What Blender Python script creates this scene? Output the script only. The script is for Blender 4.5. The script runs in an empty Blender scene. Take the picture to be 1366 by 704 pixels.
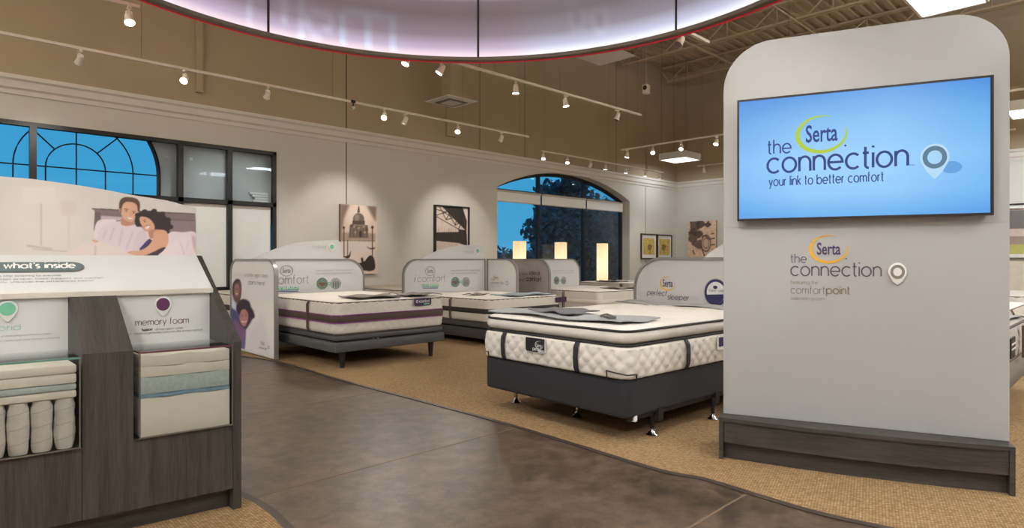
import bpy, bmesh, math, random
import numpy as np
from mathutils import Vector, Matrix
random.seed(7)
SC = bpy.context.scene
COL = SC.collection
R = math.radians

# ------------------------------------------------------------------ camera, world, exposure, large lights
FPX, CX, HY, CAMH = 830.0, 683.0, 345.0, 1.3          # focal length in pixels, centre column, horizon row, eye height
YAW = R(45.58)
cam_d = bpy.data.cameras.new('camera'); cam = bpy.data.objects.new('camera', cam_d); COL.objects.link(cam)
cam.location = (0, 0, CAMH); cam.rotation_euler = (R(90), 0, YAW - R(90))
cam_d.sensor_width = 36.0; cam_d.lens = 36.0 * FPX / 1366.0; cam_d.shift_y = -(352.0 - HY) / 1366.0
cam_d.clip_start = 0.05; cam_d.clip_end = 300
SC.camera = cam

w = bpy.data.worlds.new('dusk'); SC.world = w; w.use_nodes = True
nt = w.node_tree; nt.nodes.clear()
o_ = nt.nodes.new('ShaderNodeOutputWorld'); b_ = nt.nodes.new('ShaderNodeBackground')
tc = nt.nodes.new('ShaderNodeTexCoord'); sx = nt.nodes.new('ShaderNodeSeparateXYZ'); cr = nt.nodes.new('ShaderNodeValToRGB')
nt.links.new(tc.outputs['Generated'], sx.inputs[0]); nt.links.new(sx.outputs['Z'], cr.inputs[0])
e = cr.color_ramp.elements
e[0].position = 0.0; e[0].color = (0.06, 0.36, 0.62, 1)
e[1].position = 0.5; e[1].color = (0.018, 0.30, 0.62, 1)
nt.links.new(cr.outputs[0], b_.inputs['Color']); b_.inputs['Strength'].default_value = 0.75
nt.links.new(b_.outputs[0], o_.inputs['Surface'])

SC.view_settings.view_transform = 'Standard'; SC.view_settings.look = 'None'
SC.view_settings.exposure = 0.48; SC.view_settings.gamma = 1.0; SC.view_settings.use_curve_mapping = False

def area(name, loc, sx_, sy_, power, col=(.84, .92, 1), rot=(0, 0, 0)):
    d = bpy.data.lights.new(name, 'AREA'); d.shape = 'RECTANGLE'; d.size = sx_; d.size_y = sy_; d.energy = power; d.color = col
    o = bpy.data.objects.new(name, d); COL.objects.link(o); o.location = loc; o.rotation_euler = rot
    return o
TROFFER_POWER = 90.0
SPOT_POWER = 100.0
UPLIGHT_POWER = 760.0
RING_GLOW = 1.2

# ------------------------------------------------------------------ pixel rays (the surveyed photograph) to world points
FW = Vector((math.cos(YAW), math.sin(YAW), 0)); RT = Vector((math.sin(YAW), -math.cos(YAW), 0)); EYE = Vector((0, 0, CAMH))
def ray(px, py): return FW + RT * ((px - CX) / FPX) + Vector((0, 0, (HY - py) / FPX))
def P(px, py, z=0.0):
    r = ray(px, py); return EYE + r * ((z - CAMH) / r.z)
def onY(px, py, Y):
    r = ray(px, py); return r * (Y / r.y) + EYE
def onX(px, py, X):
    r = ray(px, py); return r * (X / r.x) + EYE
def proj(p):
    d = Vector(p) - EYE; k = d.dot(FW); return CX + FPX * d.dot(RT) / k, HY - FPX * d.z / k
class Frame:                                            # a flat surface in the room: origin, horizontal direction, up
    def __init__(s, O, U, V=(0, 0, 1)):
        s.O = Vector(O); s.U = Vector(U).normalized(); s.V = Vector(V).normalized(); s.N = s.U.cross(s.V).normalized()
        if s.N.dot(EYE - s.O) < 0: s.N = -s.N
    def pt(s, u, v, n=0.0): return s.O + s.U * u + s.V * v + s.N * n
    def px(s, x, y):
        r = ray(x, y); t = (s.O - EYE).dot(s.N) / r.dot(s.N); d = EYE + r * t - s.O
        return d.dot(s.U), d.dot(s.V)

# ------------------------------------------------------------------ materials
def lin(c):
    c = c / 255.0
    return c / 12.92 if c <= 0.04045 else ((c + 0.055) / 1.055) ** 2.4
def rgb(r, g, b): return (lin(r), lin(g), lin(b), 1.0)
MATS = {}
def mat(name, col, rough=0.6, metal=0.0, var=0.06, scale=8.0, bump=0.0, bscale=200.0, stretch=(1, 1, 1), emit=0.0, spec=0.5):
    if name in MATS: return MATS[name]
    m = bpy.data.materials.new(name); m.use_nodes = True; n = m.node_tree; p = n.nodes['Principled BSDF']
    c = rgb(*col)
    t = n.nodes.new('ShaderNodeTexCoord'); mp = n.nodes.new('ShaderNodeMapping'); mp.inputs['Scale'].default_value = stretch
    n.links.new(t.outputs['Object'], mp.inputs['Vector'])
    no = n.nodes.new('ShaderNodeTexNoise'); no.inputs['Scale'].default_value = scale; no.inputs['Detail'].default_value = 5
    n.links.new(mp.outputs[0], no.inputs['Vector'])
    r = n.nodes.new('ShaderNodeValToRGB')
    r.color_ramp.elements[0].position = 0.3; r.color_ramp.elements[1].position = 0.7
    r.color_ramp.elements[0].color = tuple(v * (1 - var) for v in c[:3]) + (1,)
    r.color_ramp.elements[1].color = tuple(min(1, v * (1 + var)) for v in c[:3]) + (1,)
    n.links.new(no.outputs['Fac'], r.inputs[0]); n.links.new(r.outputs[0], p.inputs['Base Color'])
    p.inputs['Roughness'].default_value = rough; p.inputs['Metallic'].default_value = metal
    p.inputs['Specular IOR Level'].default_value = spec
    if emit:
        n.links.new(r.outputs[0], p.inputs['Emission Color']); p.inputs['Emission Strength'].default_value = emit
    if bump:
        n2 = n.nodes.new('ShaderNodeTexNoise'); n2.inputs['Scale'].default_value = bscale; n2.inputs['Detail'].default_value = 3
        n.links.new(mp.outputs[0], n2.inputs['Vector'])
        bp = n.nodes.new('ShaderNodeBump'); bp.inputs['Strength'].default_value = bump; bp.inputs['Distance'].default_value = 0.004
        n.links.new(n2.outputs['Fac'], bp.inputs['Height']); n.links.new(bp.outputs[0], p.inputs['Normal'])
    MATS[name] = m; return m

def wood(name, stretch, c1=(35, 33, 31), c2=(73, 68, 65), rough=0.5):
    m = bpy.data.materials.new(name); m.use_nodes = True; n = m.node_tree; p = n.nodes['Principled BSDF']
    t = n.nodes.new('ShaderNodeTexCoord')
    outs = []
    for k, (s, sc, d) in enumerate(((stretch, 26.0, 8), (tuple(v * .6 for v in stretch), 5.0, 3))):
        mp = n.nodes.new('ShaderNodeMapping'); mp.inputs['Scale'].default_value = s
        n.links.new(t.outputs['Object'], mp.inputs['Vector'])
        no = n.nodes.new('ShaderNodeTexNoise'); no.inputs['Scale'].default_value = sc; no.inputs['Detail'].default_value = d
        no.inputs['Roughness'].default_value = .7; n.links.new(mp.outputs[0], no.inputs['Vector']); outs.append(no)
    mx = n.nodes.new('ShaderNodeMath'); mx.operation = 'ADD'; n.links.new(outs[0].outputs['Fac'], mx.inputs[0]); n.links.new(outs[1].outputs['Fac'], mx.inputs[1])
    hv = n.nodes.new('ShaderNodeMath'); hv.operation = 'MULTIPLY'; hv.inputs[1].default_value = .5; n.links.new(mx.outputs[0], hv.inputs[0])
    r = n.nodes.new('ShaderNodeValToRGB'); el = r.color_ramp.elements
    el[0].position = .36; el[0].color = rgb(*c1); el[1].position = .64; el[1].color = rgb(*c2)
    n.links.new(hv.outputs[0], r.inputs[0]); n.links.new(r.outputs[0], p.inputs['Base Color'])
    p.inputs['Roughness'].default_value = rough
    bp = n.nodes.new('ShaderNodeBump'); bp.inputs['Strength'].default_value = .15; bp.inputs['Distance'].default_value = .002
    n.links.new(outs[0].outputs['Fac'], bp.inputs['Height']); n.links.new(bp.outputs[0], p.inputs['Normal'])
    MATS[name] = m; return m

def attr_mat(name, rough=0.6, emit=0.0):
    m = bpy.data.materials.new(name); m.use_nodes = True; n = m.node_tree; p = n.nodes['Principled BSDF']
    a = n.nodes.new('ShaderNodeVertexColor'); a.layer_name = 'print'
    n.links.new(a.outputs['Color'], p.inputs['Base Color']); p.inputs['Roughness'].default_value = rough
    if emit:
        n.links.new(a.outputs['Color'], p.inputs['Emission Color']); p.inputs['Emission Strength'].default_value = emit
    MATS[name] = m; return m

def glass(name, tint=(1, 1, 1), gloss=0.06):
    m = bpy.data.materials.new(name); m.use_nodes = True; n = m.node_tree; n.nodes.clear()
    o = n.nodes.new('ShaderNodeOutputMaterial'); t = n.nodes.new('ShaderNodeBsdfTransparent'); g = n.nodes.new('ShaderNodeBsdfGlossy')
    t.inputs['Color'].default_value = tint + (1,); g.inputs['Roughness'].default_value = .02
    mx = n.nodes.new('ShaderNodeMixShader'); lw = n.nodes.new('ShaderNodeFresnel'); lw.inputs['IOR'].default_value = 1.22
    n.links.new(lw.outputs[0], mx.inputs[0]); n.links.new(t.outputs[0], mx.inputs[1]); n.links.new(g.outputs[0], mx.inputs[2])
    n.links.new(mx.outputs[0], o.inputs['Surface']); MATS[name] = m; return m

# ------------------------------------------------------------------ mesh builder
BASE = {}
def thing(name, label, cat, loc=(0, 0, 0), rz=0.0, group=None, kind=None):
    o = bpy.data.objects.new(name, None); COL.objects.link(o); o.empty_display_size = .1
    o.location = loc; o.rotation_euler = (0, 0, rz)
    if label: o['label'] = label
    if cat: o['category'] = cat
    if group: o['group'] = group
    if kind: o['kind'] = kind
    BASE[o.name] = (Matrix.Translation(Vector(loc)) @ Matrix.Rotation(rz, 4, 'Z')).inverted()
    return o
def tag(o, label=None, cat=None, group=None, kind=None):
    if label: o['label'] = label
    if cat: o['category'] = cat
    if group: o['group'] = group
    if kind: o['kind'] = kind
    return o
def chain_inv(o):
    while o is not None:
        if o.name in BASE: return BASE[o.name]
        o = o.parent
    return None
class MB:
    def __init__(s): s.v = []; s.f = []
    def add(s, vs, fs):
        k = len(s.v); s.v += [tuple(v) for v in vs]; s.f += [tuple(i + k for i in f) for f in fs]; return s
    def box(s, x0, x1, y0, y1, z0, z1):
        return s.add([(x0, y0, z0), (x1, y0, z0), (x1, y1, z0), (x0, y1, z0), (x0, y0, z1), (x1, y0, z1), (x1, y1, z1), (x0, y1, z1)],
                     [(0, 3, 2, 1), (4, 5, 6, 7), (0, 1, 5, 4), (1, 2, 6, 5), (2, 3, 7, 6), (3, 0, 4, 7)])
    def hexa(s, bottom, top):                            # 4 bottom points, 4 top points
        return s.add(list(bottom) + list(top), [(0, 3, 2, 1), (4, 5, 6, 7), (0, 1, 5, 4), (1, 2, 6, 5), (2, 3, 7, 6), (3, 0, 4, 7)])
    def prism(s, pts, vec):                              # polygon of 3D points extruded along vec
        n = len(pts); vec = Vector(vec); q = [Vector(p) + vec for p in pts]
        return s.add(list(pts) + q, [tuple(range(n))[::-1], tuple(range(n, 2 * n))] + [(i, (i + 1) % n, n + (i + 1) % n, n + i) for i in range(n)])
    def tube(s, pts, r, n=8, closed=False, cap=True):
        pts = [Vector(p) for p in pts]; m = len(pts); rings = []
        for i, p in enumerate(pts):
            a = pts[(i - 1) % m] if (closed or i > 0) else p; b = pts[(i + 1) % m] if (closed or i < m - 1) else p
            d = (b - a).normalized(); up = Vector((0, 0, 1)) if abs(d.z) < .95 else Vector((1, 0, 0))
            x = d.cross(up).normalized(); y = x.cross(d).normalized(); rr = r[i] if isinstance(r, (list, tuple)) else r
            rings.append([p + (x * math.cos(t) + y * math.sin(t)) * rr for t in [2 * math.pi * k / n for k in range(n)]])
        vs = [v for g in rings for v in g]; fs = []
        for i in range(m if closed else m - 1):
            j = (i + 1) % m
            for k in range(n): fs.append((i * n + k, i * n + (k + 1) % n, j * n + (k + 1) % n, j * n + k))
        if cap and not closed: fs.append(tuple(range(n))[::-1]); fs.append(tuple(range((m - 1) * n, m * n)))
        return s.add(vs, fs)
    def lathe(s, prof, c=(0, 0, 0), n=20):               # (radius, z) profile about vertical axis
        vs = []; fs = []; m = len(prof)
        for r, z in prof:
            for k in range(n):
                t = 2 * math.pi * k / n; vs.append((c[0] + r * math.cos(t), c[1] + r * math.sin(t), c[2] + z))
        for i in range(m - 1):
            for k in range(n): fs.append((i * n + k, i * n + (k + 1) % n, (i + 1) * n + (k + 1) % n, (i + 1) * n + k))
        fs.append(tuple(range(n))[::-1]); fs.append(tuple(range((m - 1) * n, m * n)))
        return s.add(vs, fs)
    def build(s, name, m, parent=None, bevel=0.0, smooth=0.0, world=False, col=None, fix=True, seg=2):
        me = bpy.data.meshes.new(name)
        vs = s.v
        if world and parent is not None:
            inv = chain_inv(parent)
            if inv is not None: vs = [tuple(inv @ Vector(v)) for v in vs]
        me.from_pydata(vs, [], s.f)
        if fix or bevel:
            bm = bmesh.new(); bm.from_mesh(me)
            if fix: bmesh.ops.recalc_face_normals(bm, faces=bm.faces)
            if bevel:
                ed = [e for e in bm.edges if len(e.link_faces) == 2 and e.calc_face_angle(0) > 0.5]
                bmesh.ops.bevel(bm, geom=ed, offset=bevel, segments=seg, affect='EDGES', profile=.5, clamp_overlap=True)
            bm.to_mesh(me); bm.free()
        if smooth or bevel:
            me.polygons.foreach_set('use_smooth', [True] * len(me.polygons)); me.set_sharp_from_angle(angle=R(smooth or 35))
        me.materials.append(m)
        if col is not None:
            a = me.color_attributes.new('print', 'FLOAT_COLOR', 'POINT'); a.data.foreach_set('color', np.asarray(col, dtype=np.float32).ravel())
        me.update()
        o = bpy.data.objects.new(name, me); COL.objects.link(o)
        if parent is not None: o.parent = parent
        return o
def struct(o): o['kind'] = 'structure'; return o
def dup(root, loc, rz, label, group=None):
    r = root.copy(); COL.objects.link(r); r.location = loc; r.rotation_euler = (0, 0, rz); r['label'] = label
    if group: r['group'] = group
    for ch in list(root.children):
        c = ch.copy(); COL.objects.link(c); c.parent = r
        for g in list(ch.children):
            d = g.copy(); COL.objects.link(d); d.parent = c
    BASE[r.name] = (Matrix.Translation(Vector(loc)) @ Matrix.Rotation(rz, 4, 'Z')).inverted()
    return r

# ------------------------------------------------------------------ monoline lettering, like the round geometric face in the photograph
def arc(cx, cy, r, a0, a1, ry=None, n=None):
    ry = r if ry is None else ry; n = n or max(4, int(abs(a1 - a0) / 15))
    return [(cx + r * math.cos(R(a0 + (a1 - a0) * i / n)), cy + ry * math.sin(R(a0 + (a1 - a0) * i / n))) for i in range(n + 1)]
G = {
 'a': (1.0, [arc(.5, .5, .5, 0, 360), [(1, 1), (1, 0)]]), 'b': (1.0, [arc(.5, .5, .5, 0, 360), [(0, 1.5), (0, 0)]]),
 'c': (.9, [arc(.5, .5, .5, 45, 315)]), 'd': (1.0, [arc(.5, .5, .5, 0, 360), [(1, 1.5), (1, 0)]]),
 'e': (1.0, [[(0, .5)] + arc(.5, .5, .5, 0, 318)]), 'f': (.45, [[(.15, 0), (.15, 1.25)] + arc(.4, 1.25, .25, 180, 100), [(0, 1), (.42, 1)]]),
 'g': (1.0, [arc(.5, .5, .5, 0, 360), [(1, 1), (1, 0)] + arc(.5, 0, .5, 0, -150, .42)]), 'h': (.8, [[(0, 1.5), (0, 0)], [(0, .55)] + arc(.4, .6, .4, 180, 0) + [(.8, 0)]]),
 'i': (.0, [[(0, 1), (0, 0)], [(0, 1.32), (0, 1.45)]]), 'k': (.65, [[(0, 1.5), (0, 0)], [(.6, 1), (0, .42)], [(.2, .6), (.65, 0)]]),
 'l': (.0, [[(0, 1.5), (0, 0)]]), 'm': (1.3, [[(0, 1), (0, 0)], [(0, .6)] + arc(.325, .65, .325, 180, 0) + [(.65, 0)], [(.65, .6)] + arc(.975, .65, .325, 180, 0) + [(1.3, 0)]]),
 'n': (.8, [[(0, 1), (0, 0)], [(0, .55)] + arc(.4, .6, .4, 180, 0) + [(.8, 0)]]), 'o': (1.0, [arc(.5, .5, .5, 0, 360)]),
 'p': (1.0, [arc(.5, .5, .5, 0, 360), [(0, 1), (0, -.45)]]), 'q': (1.0, [arc(.5, .5, .5, 0, 360), [(1, 1), (1, -.45)]]),
 'r': (.4, [[(0, 1), (0, 0)], [(0, .6)] + arc(.38, .6, .38, 180, 90)]), 's': (.55, [arc(.28, .75, .25, 40, 270) + arc(.28, .25, .25, 90, -140)]),
 't': (.45, [[(.18, 1.4), (.18, .2)] + arc(.38, .2, .2, 180, 280), [(0, 1), (.42, 1)]]), 'u': (.8, [[(0, 1), (0, .4)] + arc(.4, .4, .4, 180, 360) + [(.8, 1)], [(.8, 1), (.8, 0)]]),
 'v': (.8, [[(0, 1), (.4, 0), (.8, 1)]]), 'w': (1.2, [[(0, 1), (.3, 0), (.6, 1), (.9, 0), (1.2, 1)]]), 'x': (.7, [[(0, 1), (.7, 0)], [(.7, 1), (0, 0)]]),
 'y': (.8, [[(0, 1), (.4, .05)], [(.8, 1), (.2, -.45)]]), 'z': (.7, [[(0, 1), (.7, 1), (0, 0), (.7, 0)]]), ' ': (.35, []),
 "'": (.0, [[(0, 1.5), (0, 1.2)]]), '!': (.0, [[(0, 1.5), (0, .4)], [(0, .0), (0, .1)]]), '.': (.0, [[(0, 0), (0, .1)]]), ',': (.05, [[(.05, .1), (0, -.2)]]),
 '-': (.4, [[(0, .5), (.4, .5)]]), '?': (.6, [arc(.3, 1.15, .3, 160, -60) + [(.3, .5), (.3, .4)], [(.3, 0), (.3, .1)]]),
 'E': (.75, [[(.7, 1.4), (0, 1.4), (0, 0), (.7, 0)], [(0, .72), (.6, .72)]]), 'U': (.95, [[(0, 1.4), (0, .45)] + arc(.45, .45, .45, 180, 360) + [(.9, 1.4)]]),
 'S': (.75, [arc(.38, 1.05, .35, 40, 270) + arc(.38, .35, .35, 90, -140)]), 'H': (.9, [[(0, 1.4), (0, 0)], [(.9, 1.4), (.9, 0)], [(0, .72), (.9, .72)]]),
 'Y': (.9, [[(0, 1.4), (.45, .7), (.9, 1.4)], [(.45, .7), (.45, 0)]]), 'B': (.75, [[(0, 0), (0, 1.4), (.4, 1.4)] + arc(.4, 1.07, .33, 90, -90) + [(0, .74)], [(.4, .74)] + arc(.4, .37, .37, 90, -90) + [(0, 0)]]),
 'R': (.75, [[(0, 0), (0, 1.4), (.4, 1.4)] + arc(.4, 1.05, .35, 90, -90) + [(0, .7)], [(.35, .7), (.75, 0)]]), 'I': (.0, [[(0, 1.4), (0, 0)]]),
 'D': (.9, [[(0, 0), (0, 1.4), (.25, 1.4)] + arc(.25, .7, .65, 90, -90, .7) + [(0, 0)]]), 'T': (.8, [[(0, 1.4), (.8, 1.4)], [(.4, 1.4), (.4, 0)]]),
 'M': (1.0, [[(0, 0), (0, 1.4), (.5, .4), (1, 1.4), (1, 0)]]), 'A': (1.0, [[(0, 0), (.5, 1.4), (1, 0)], [(.2, .5), (.8, .5)]]), 'L': (.65, [[(0, 1.4), (0, 0), (.65, 0)]]),
 'F': (.65, [[(.65, 1.4), (0, 1.4), (0, 0)], [(0, .72), (.55, .72)]]), 'O': (1.35, [arc(.68, .7, .68, 0, 360, .7)]),
}
def ribbon(mb, fn, pts, hw):                            # flat band of half width hw along a 2D polyline, mapped by fn(u, v)
    closed = len(pts) > 3 and abs(pts[0][0] - pts[-1][0]) < 1e-6 and abs(pts[0][1] - pts[-1][1]) < 1e-6
    pts = pts[:-1] if closed else pts; m = len(pts); L = []; Q = []
    for i, p in enumerate(pts):
        a = pts[(i - 1) % m] if (closed or i > 0) else p; b = pts[(i + 1) % m] if (closed or i < m - 1) else p
        d1 = Vector((p[0] - a[0], p[1] - a[1])); d2 = Vector((b[0] - p[0], b[1] - p[1]))
        if d1.length < 1e-9: d1 = d2
        if d2.length < 1e-9: d2 = d1
        d1 = d1.normalized(); d2 = d2.normalized(); t = d1 + d2
        t = t.normalized() if t.length > .3 else d1
        k = hw / max(.5, t.dot(d1)); n = Vector((-t.y, t.x)) * k
        L.append(fn(p[0] + n.x, p[1] + n.y)); Q.append(fn(p[0] - n.x, p[1] - n.y))
    fs = [(i, (i + 1) % m, m + (i + 1) % m, m + i) for i in range(m if closed else m - 1)]
    mb.add(L + Q, fs)
def stext(F, parent, txt, x0, yb, x1, xh, m, wt=.13, off=.003, name='lettering', gap=.28, slant=0.0, par2=None):
    u0, v0 = F.px(x0, yb); u1, _ = F.px(x1, yb); _, v1 = F.px(x0, yb - xh); h = v1 - v0
    adv = []; X = 0.0
    for ch in txt:
        adv.append(X); X += G[ch][0] + gap
    X -= gap; sxx = (u1 - u0) / X if X > .01 else h
    mb = MB()
    for ch, a in zip(txt, adv):
        for pl in G[ch][1]:
            q = [((x + a) * sxx + slant * y * h, y * h) for x, y in pl]
            ribbon(mb, lambda u, v: F.pt(u0 + u, v0 + v, off), q, wt * h / 2)
    return mb.build(name, m, parent, world=True, fix=False)
def ftext(F, parent, txt, x0, yb, x1, yt, m, off=.003, bold=.0, name='lettering'):
    cu = bpy.data.curves.new('t', 'FONT'); cu.body = txt; cu.offset = bold; cu.resolution_u = 3
    to = bpy.data.objects.new('t', cu); COL.objects.link(to)
    me = bpy.data.meshes.new_from_object(to); bpy.data.objects.remove(to)
    vs = [v.co for v in me.vertices]; xs = [v.x for v in vs]; ys = [v.y for v in vs]
    u0, v0 = F.px(x0, yb); u1, _ = F.px(x1, yb); _, v1 = F.px(x0, yt)
    kx = (u1 - u0) / (max(xs) - min(xs)); ky = (v1 - v0) / max(ys)
    mb = MB(); mb.add([F.pt(u0 + (v.x - min(xs)) * kx, v0 + v.y * ky, off) for v in vs], [tuple(p.vertices) for p in me.polygons])
    bpy.data.meshes.remove(me)
    return mb.build(name, m, parent, world=True, fix=False)
def swoosh(F, parent, cx, cy, rx, ry, m, off=.003, t0=.02, t1=.16, a0=68, a1=378, name='logo_ring'):   # crescent ring, thick at lower left, open at upper right
    u0, v0 = F.px(cx, cy); ua, _ = F.px(cx + rx, cy); _, va = F.px(cx, cy - ry); A = ua - u0; B = va - v0
    mb = MB(); L = []; Q = []; n = 48
    for i in range(n + 1):
        k = i / n; a = R(a0 + (a1 - a0) * k); th = t0 + (t1 - t0) * math.sin(math.pi * k) ** .9
        L.append(F.pt(u0 + A * math.cos(a), v0 + B * math.sin(a), off)); Q.append(F.pt(u0 + A * (1 - th) * math.cos(a), v0 + B * (1 - th) * math.sin(a), off))
    mb.add(L + Q, [(i, i + 1, n + 2 + i, n + 1 + i) for i in range(n)])
    return mb.build(name, m, parent, world=True, fix=False)
def ellipse(F, parent, cx, cy, rx, ry, m, name, off=.003, inner=0.0, th=0.0, bevel=0.0, n=32):
    u0, v0 = F.px(cx, cy); ua, _ = F.px(cx + rx, cy); _, va = F.px(cx, cy - ry); A = ua - u0; B = va - v0
    mb = MB(); o = [F.pt(u0 + A * math.cos(2 * math.pi * i / n), v0 + B * math.sin(2 * math.pi * i / n), off) for i in range(n)]
    if inner:
        q = [F.pt(u0 + A * inner * math.cos(2 * math.pi * i / n), v0 + B * inner * math.sin(2 * math.pi * i / n), off) for i in range(n)]
        mb.add(o + q, [(i, (i + 1) % n, n + (i + 1) % n, n + i) for i in range(n)])
        return mb.build(name, m, parent, world=True, fix=False)
    if th: mb.prism(o, F.N * th)
    else: mb.add(o, [tuple(range(n))])
    return mb.build(name, m, parent, world=True, fix=bool(th), bevel=bevel)
def pin(F, parent, cx, cy, rx, ry, m_body, m_ring, m_mid=None, drop=2.0, off=.004, th=.012, ring=.62):   # map pin emblem
    u0, v0 = F.px(cx, cy); ua, _ = F.px(cx + rx, cy); _, va = F.px(cx, cy - ry); A = ua - u0; B = va - v0
    pts = [(math.cos(R(t)), math.sin(R(t))) for t in range(-25, 206, 11)]
    pts += [(-.55, -1.05), (-.12, -1.05 - .82 * (drop - 1.05)), (0, -drop), (.12, -1.05 - .82 * (drop - 1.05)), (.55, -1.05)]
    o = MB().prism([F.pt(u0 + A * x, v0 + B * y, off) for x, y in pts], F.N * th).build('pin_body', m_body, parent, world=True, bevel=min(.004, A * .1))
    ellipse(F, parent, cx, cy, rx * ring, ry * ring, m_ring, 'pin_ring', off=off + th + .001, inner=.6 if m_mid else 0)
    if m_mid: ellipse(F, parent, cx, cy, rx * ring * .58, ry * ring * .58, m_mid, 'pin_center', off=off + th, th=.003)
    return o
def serta(F, parent, cx, cy, rx, ry, mring, mtext, off=.003, even=False):
    if even: ellipse(F, parent, cx, cy, rx, ry, mring, 'logo_ring', off=off, inner=.9)
    else: swoosh(F, parent, cx, cy, rx, ry, mring, off=off)
    ftext(F, parent, 'Serta', cx - rx * .6, cy + ry * .36, cx + rx * .6, cy - ry * .48, mtext, off=off, bold=.012)

# ------------------------------------------------------------------ flat prints: painted in numpy, carried as a colour attribute on a fine grid
class Canvas:
    def __init__(s, x0, y0, x1, y1, k=4, bg=(255, 255, 255)):
        s.x0, s.y0, s.k = x0, y0, k; s.W = int((x1 - x0) * k); s.H = int((y1 - y0) * k)
        s.a = np.zeros((s.H, s.W, 3)) + np.array(bg, float)
        jj, ii = np.meshgrid(np.arange(s.W), np.arange(s.H)); s.X = x0 + (jj + .5) / k; s.Y = y0 + (ii + .5) / k
        s.T = lambda x, y: (x, y)
    def blur(s, m, r):
        r = int(round(r * s.k))
        if r < 1: return m
        for ax in (0, 1):
            for _ in range(2):
                p = [(0, 0), (0, 0)]; p[ax] = (r + 1, r)
                c = np.cumsum(np.pad(m, p, mode='edge'), axis=ax)
                n = m.shape[ax]
                m = (np.take(c, np.arange(2 * r + 1, 2 * r + 1 + n), axis=ax) - np.take(c, np.arange(0, n), axis=ax)) / (2 * r + 1)
        return m
    def put(s, m, col, soft=0, al=1.0):
        m = s.blur(m.astype(float), soft)[..., None] * al; s.a = s.a * (1 - m) + np.array(col, float) * m
    def poly(s, pts, col, soft=.25, al=1.0, raw=False):
        pts = pts if raw else [s.T(*p) for p in pts]; m = np.zeros(s.X.shape, bool); n = len(pts)
        for i in range(n):
            (xa, ya), (xb, yb) = pts[i], pts[(i + 1) % n]
            if ya == yb: continue
            c = ((ya > s.Y) != (yb > s.Y)) & (s.X < (xb - xa) * (s.Y - ya) / (yb - ya) + xa); m ^= c
        s.put(m, col, soft, al)
    def curve(s, pts, col, soft=.25, al=1.0):            # smooth closed outline through the points
        n = len(pts); q = []
        for i in range(n):
            p0, p1, p2, p3 = pts[i - 1], pts[i], pts[(i + 1) % n], pts[(i + 2) % n]
            for t in (0, .25, .5, .75):
                q.append(tuple(.5 * (2 * p1[k] + (p2[k] - p0[k]) * t + (2 * p0[k] - 5 * p1[k] + 4 * p2[k] - p3[k]) * t * t + (3 * p1[k] - p0[k] - 3 * p2[k] + p3[k]) * t ** 3) for k in (0, 1)))
        s.poly(q, col, soft, al)
    def oval(s, cx, cy, rx, ry, col, soft=.25, al=1.0, rot=0):
        c, d = math.cos(R(rot)), math.sin(R(rot))
        s.poly([(cx + rx * math.cos(t) * c - ry * math.sin(t) * d, cy + rx * math.cos(t) * d + ry * math.sin(t) * c) for t in [2 * math.pi * i / 28 for i in range(28)]], col, soft, al)
    def line(s, pts, wd, col, soft=.15, al=1.0):
        for a, b in zip(pts[:-1], pts[1:]):
            a, b = s.T(*a), s.T(*b); d = math.hypot(b[0] - a[0], b[1] - a[1]) or 1; nx, ny = -(b[1] - a[1]) / d * wd / 2, (b[0] - a[0]) / d * wd / 2
            s.poly([(a[0] + nx, a[1] + ny), (b[0] + nx, b[1] + ny), (b[0] - nx, b[1] - ny), (a[0] - nx, a[1] - ny)], col, soft, al, raw=True)
    def grain(s, amp, cell=1.0, seed=1):
        r = np.random.RandomState(seed); h, w_ = int(s.H / (cell * s.k)) + 2, int(s.W / (cell * s.k)) + 2; g = r.rand(h, w_) - .5
        ii = np.clip((np.arange(s.H) / (cell * s.k)).astype(int), 0, h - 1); jj = np.clip((np.arange(s.W) / (cell * s.k)).astype(int), 0, w_ - 1)
        s.a = np.clip(s.a + s.blur(g[ii][:, jj], cell * .4)[..., None] * amp, 0, 255)
    def sample(s, x, y):
        j = np.clip(((np.asarray(x) - s.x0) * s.k).astype(int), 0, s.W - 1); i = np.clip(((np.asarray(y) - s.y0) * s.k).astype(int), 0, s.H - 1)
        c = np.clip(s.a[i, j] / 255.0, 0, 1); c = np.where(c <= .04045, c / 12.92, ((c + .055) / 1.055) ** 2.4)
        return np.concatenate([c, np.ones(c.shape[:-1] + (1,))], -1)
def print_grid(F, parent, u0, u1, topf, v0, nu, nv, cv, m, name='print', off=.003):
    mb = MB(); vs = []; pxs = []; pys = []
    for i in range(nu + 1):
        u = u0 + (u1 - u0) * i / nu; vt = topf(u) if callable(topf) else topf
        for j in range(nv + 1):
            p = F.pt(u, v0 + (vt - v0) * j / nv, off); vs.append(p); x, y = proj(p); pxs.append(x); pys.append(y)
    fs = [(i * (nv + 1) + j, (i + 1) * (nv + 1) + j, (i + 1) * (nv + 1) + j + 1, i * (nv + 1) + j + 1) for i in range(nu) for j in range(nv)]
    mb.add(vs, fs)
    return mb.build(name, m, parent, world=True, fix=False, col=cv.sample(pxs, pys))

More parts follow.
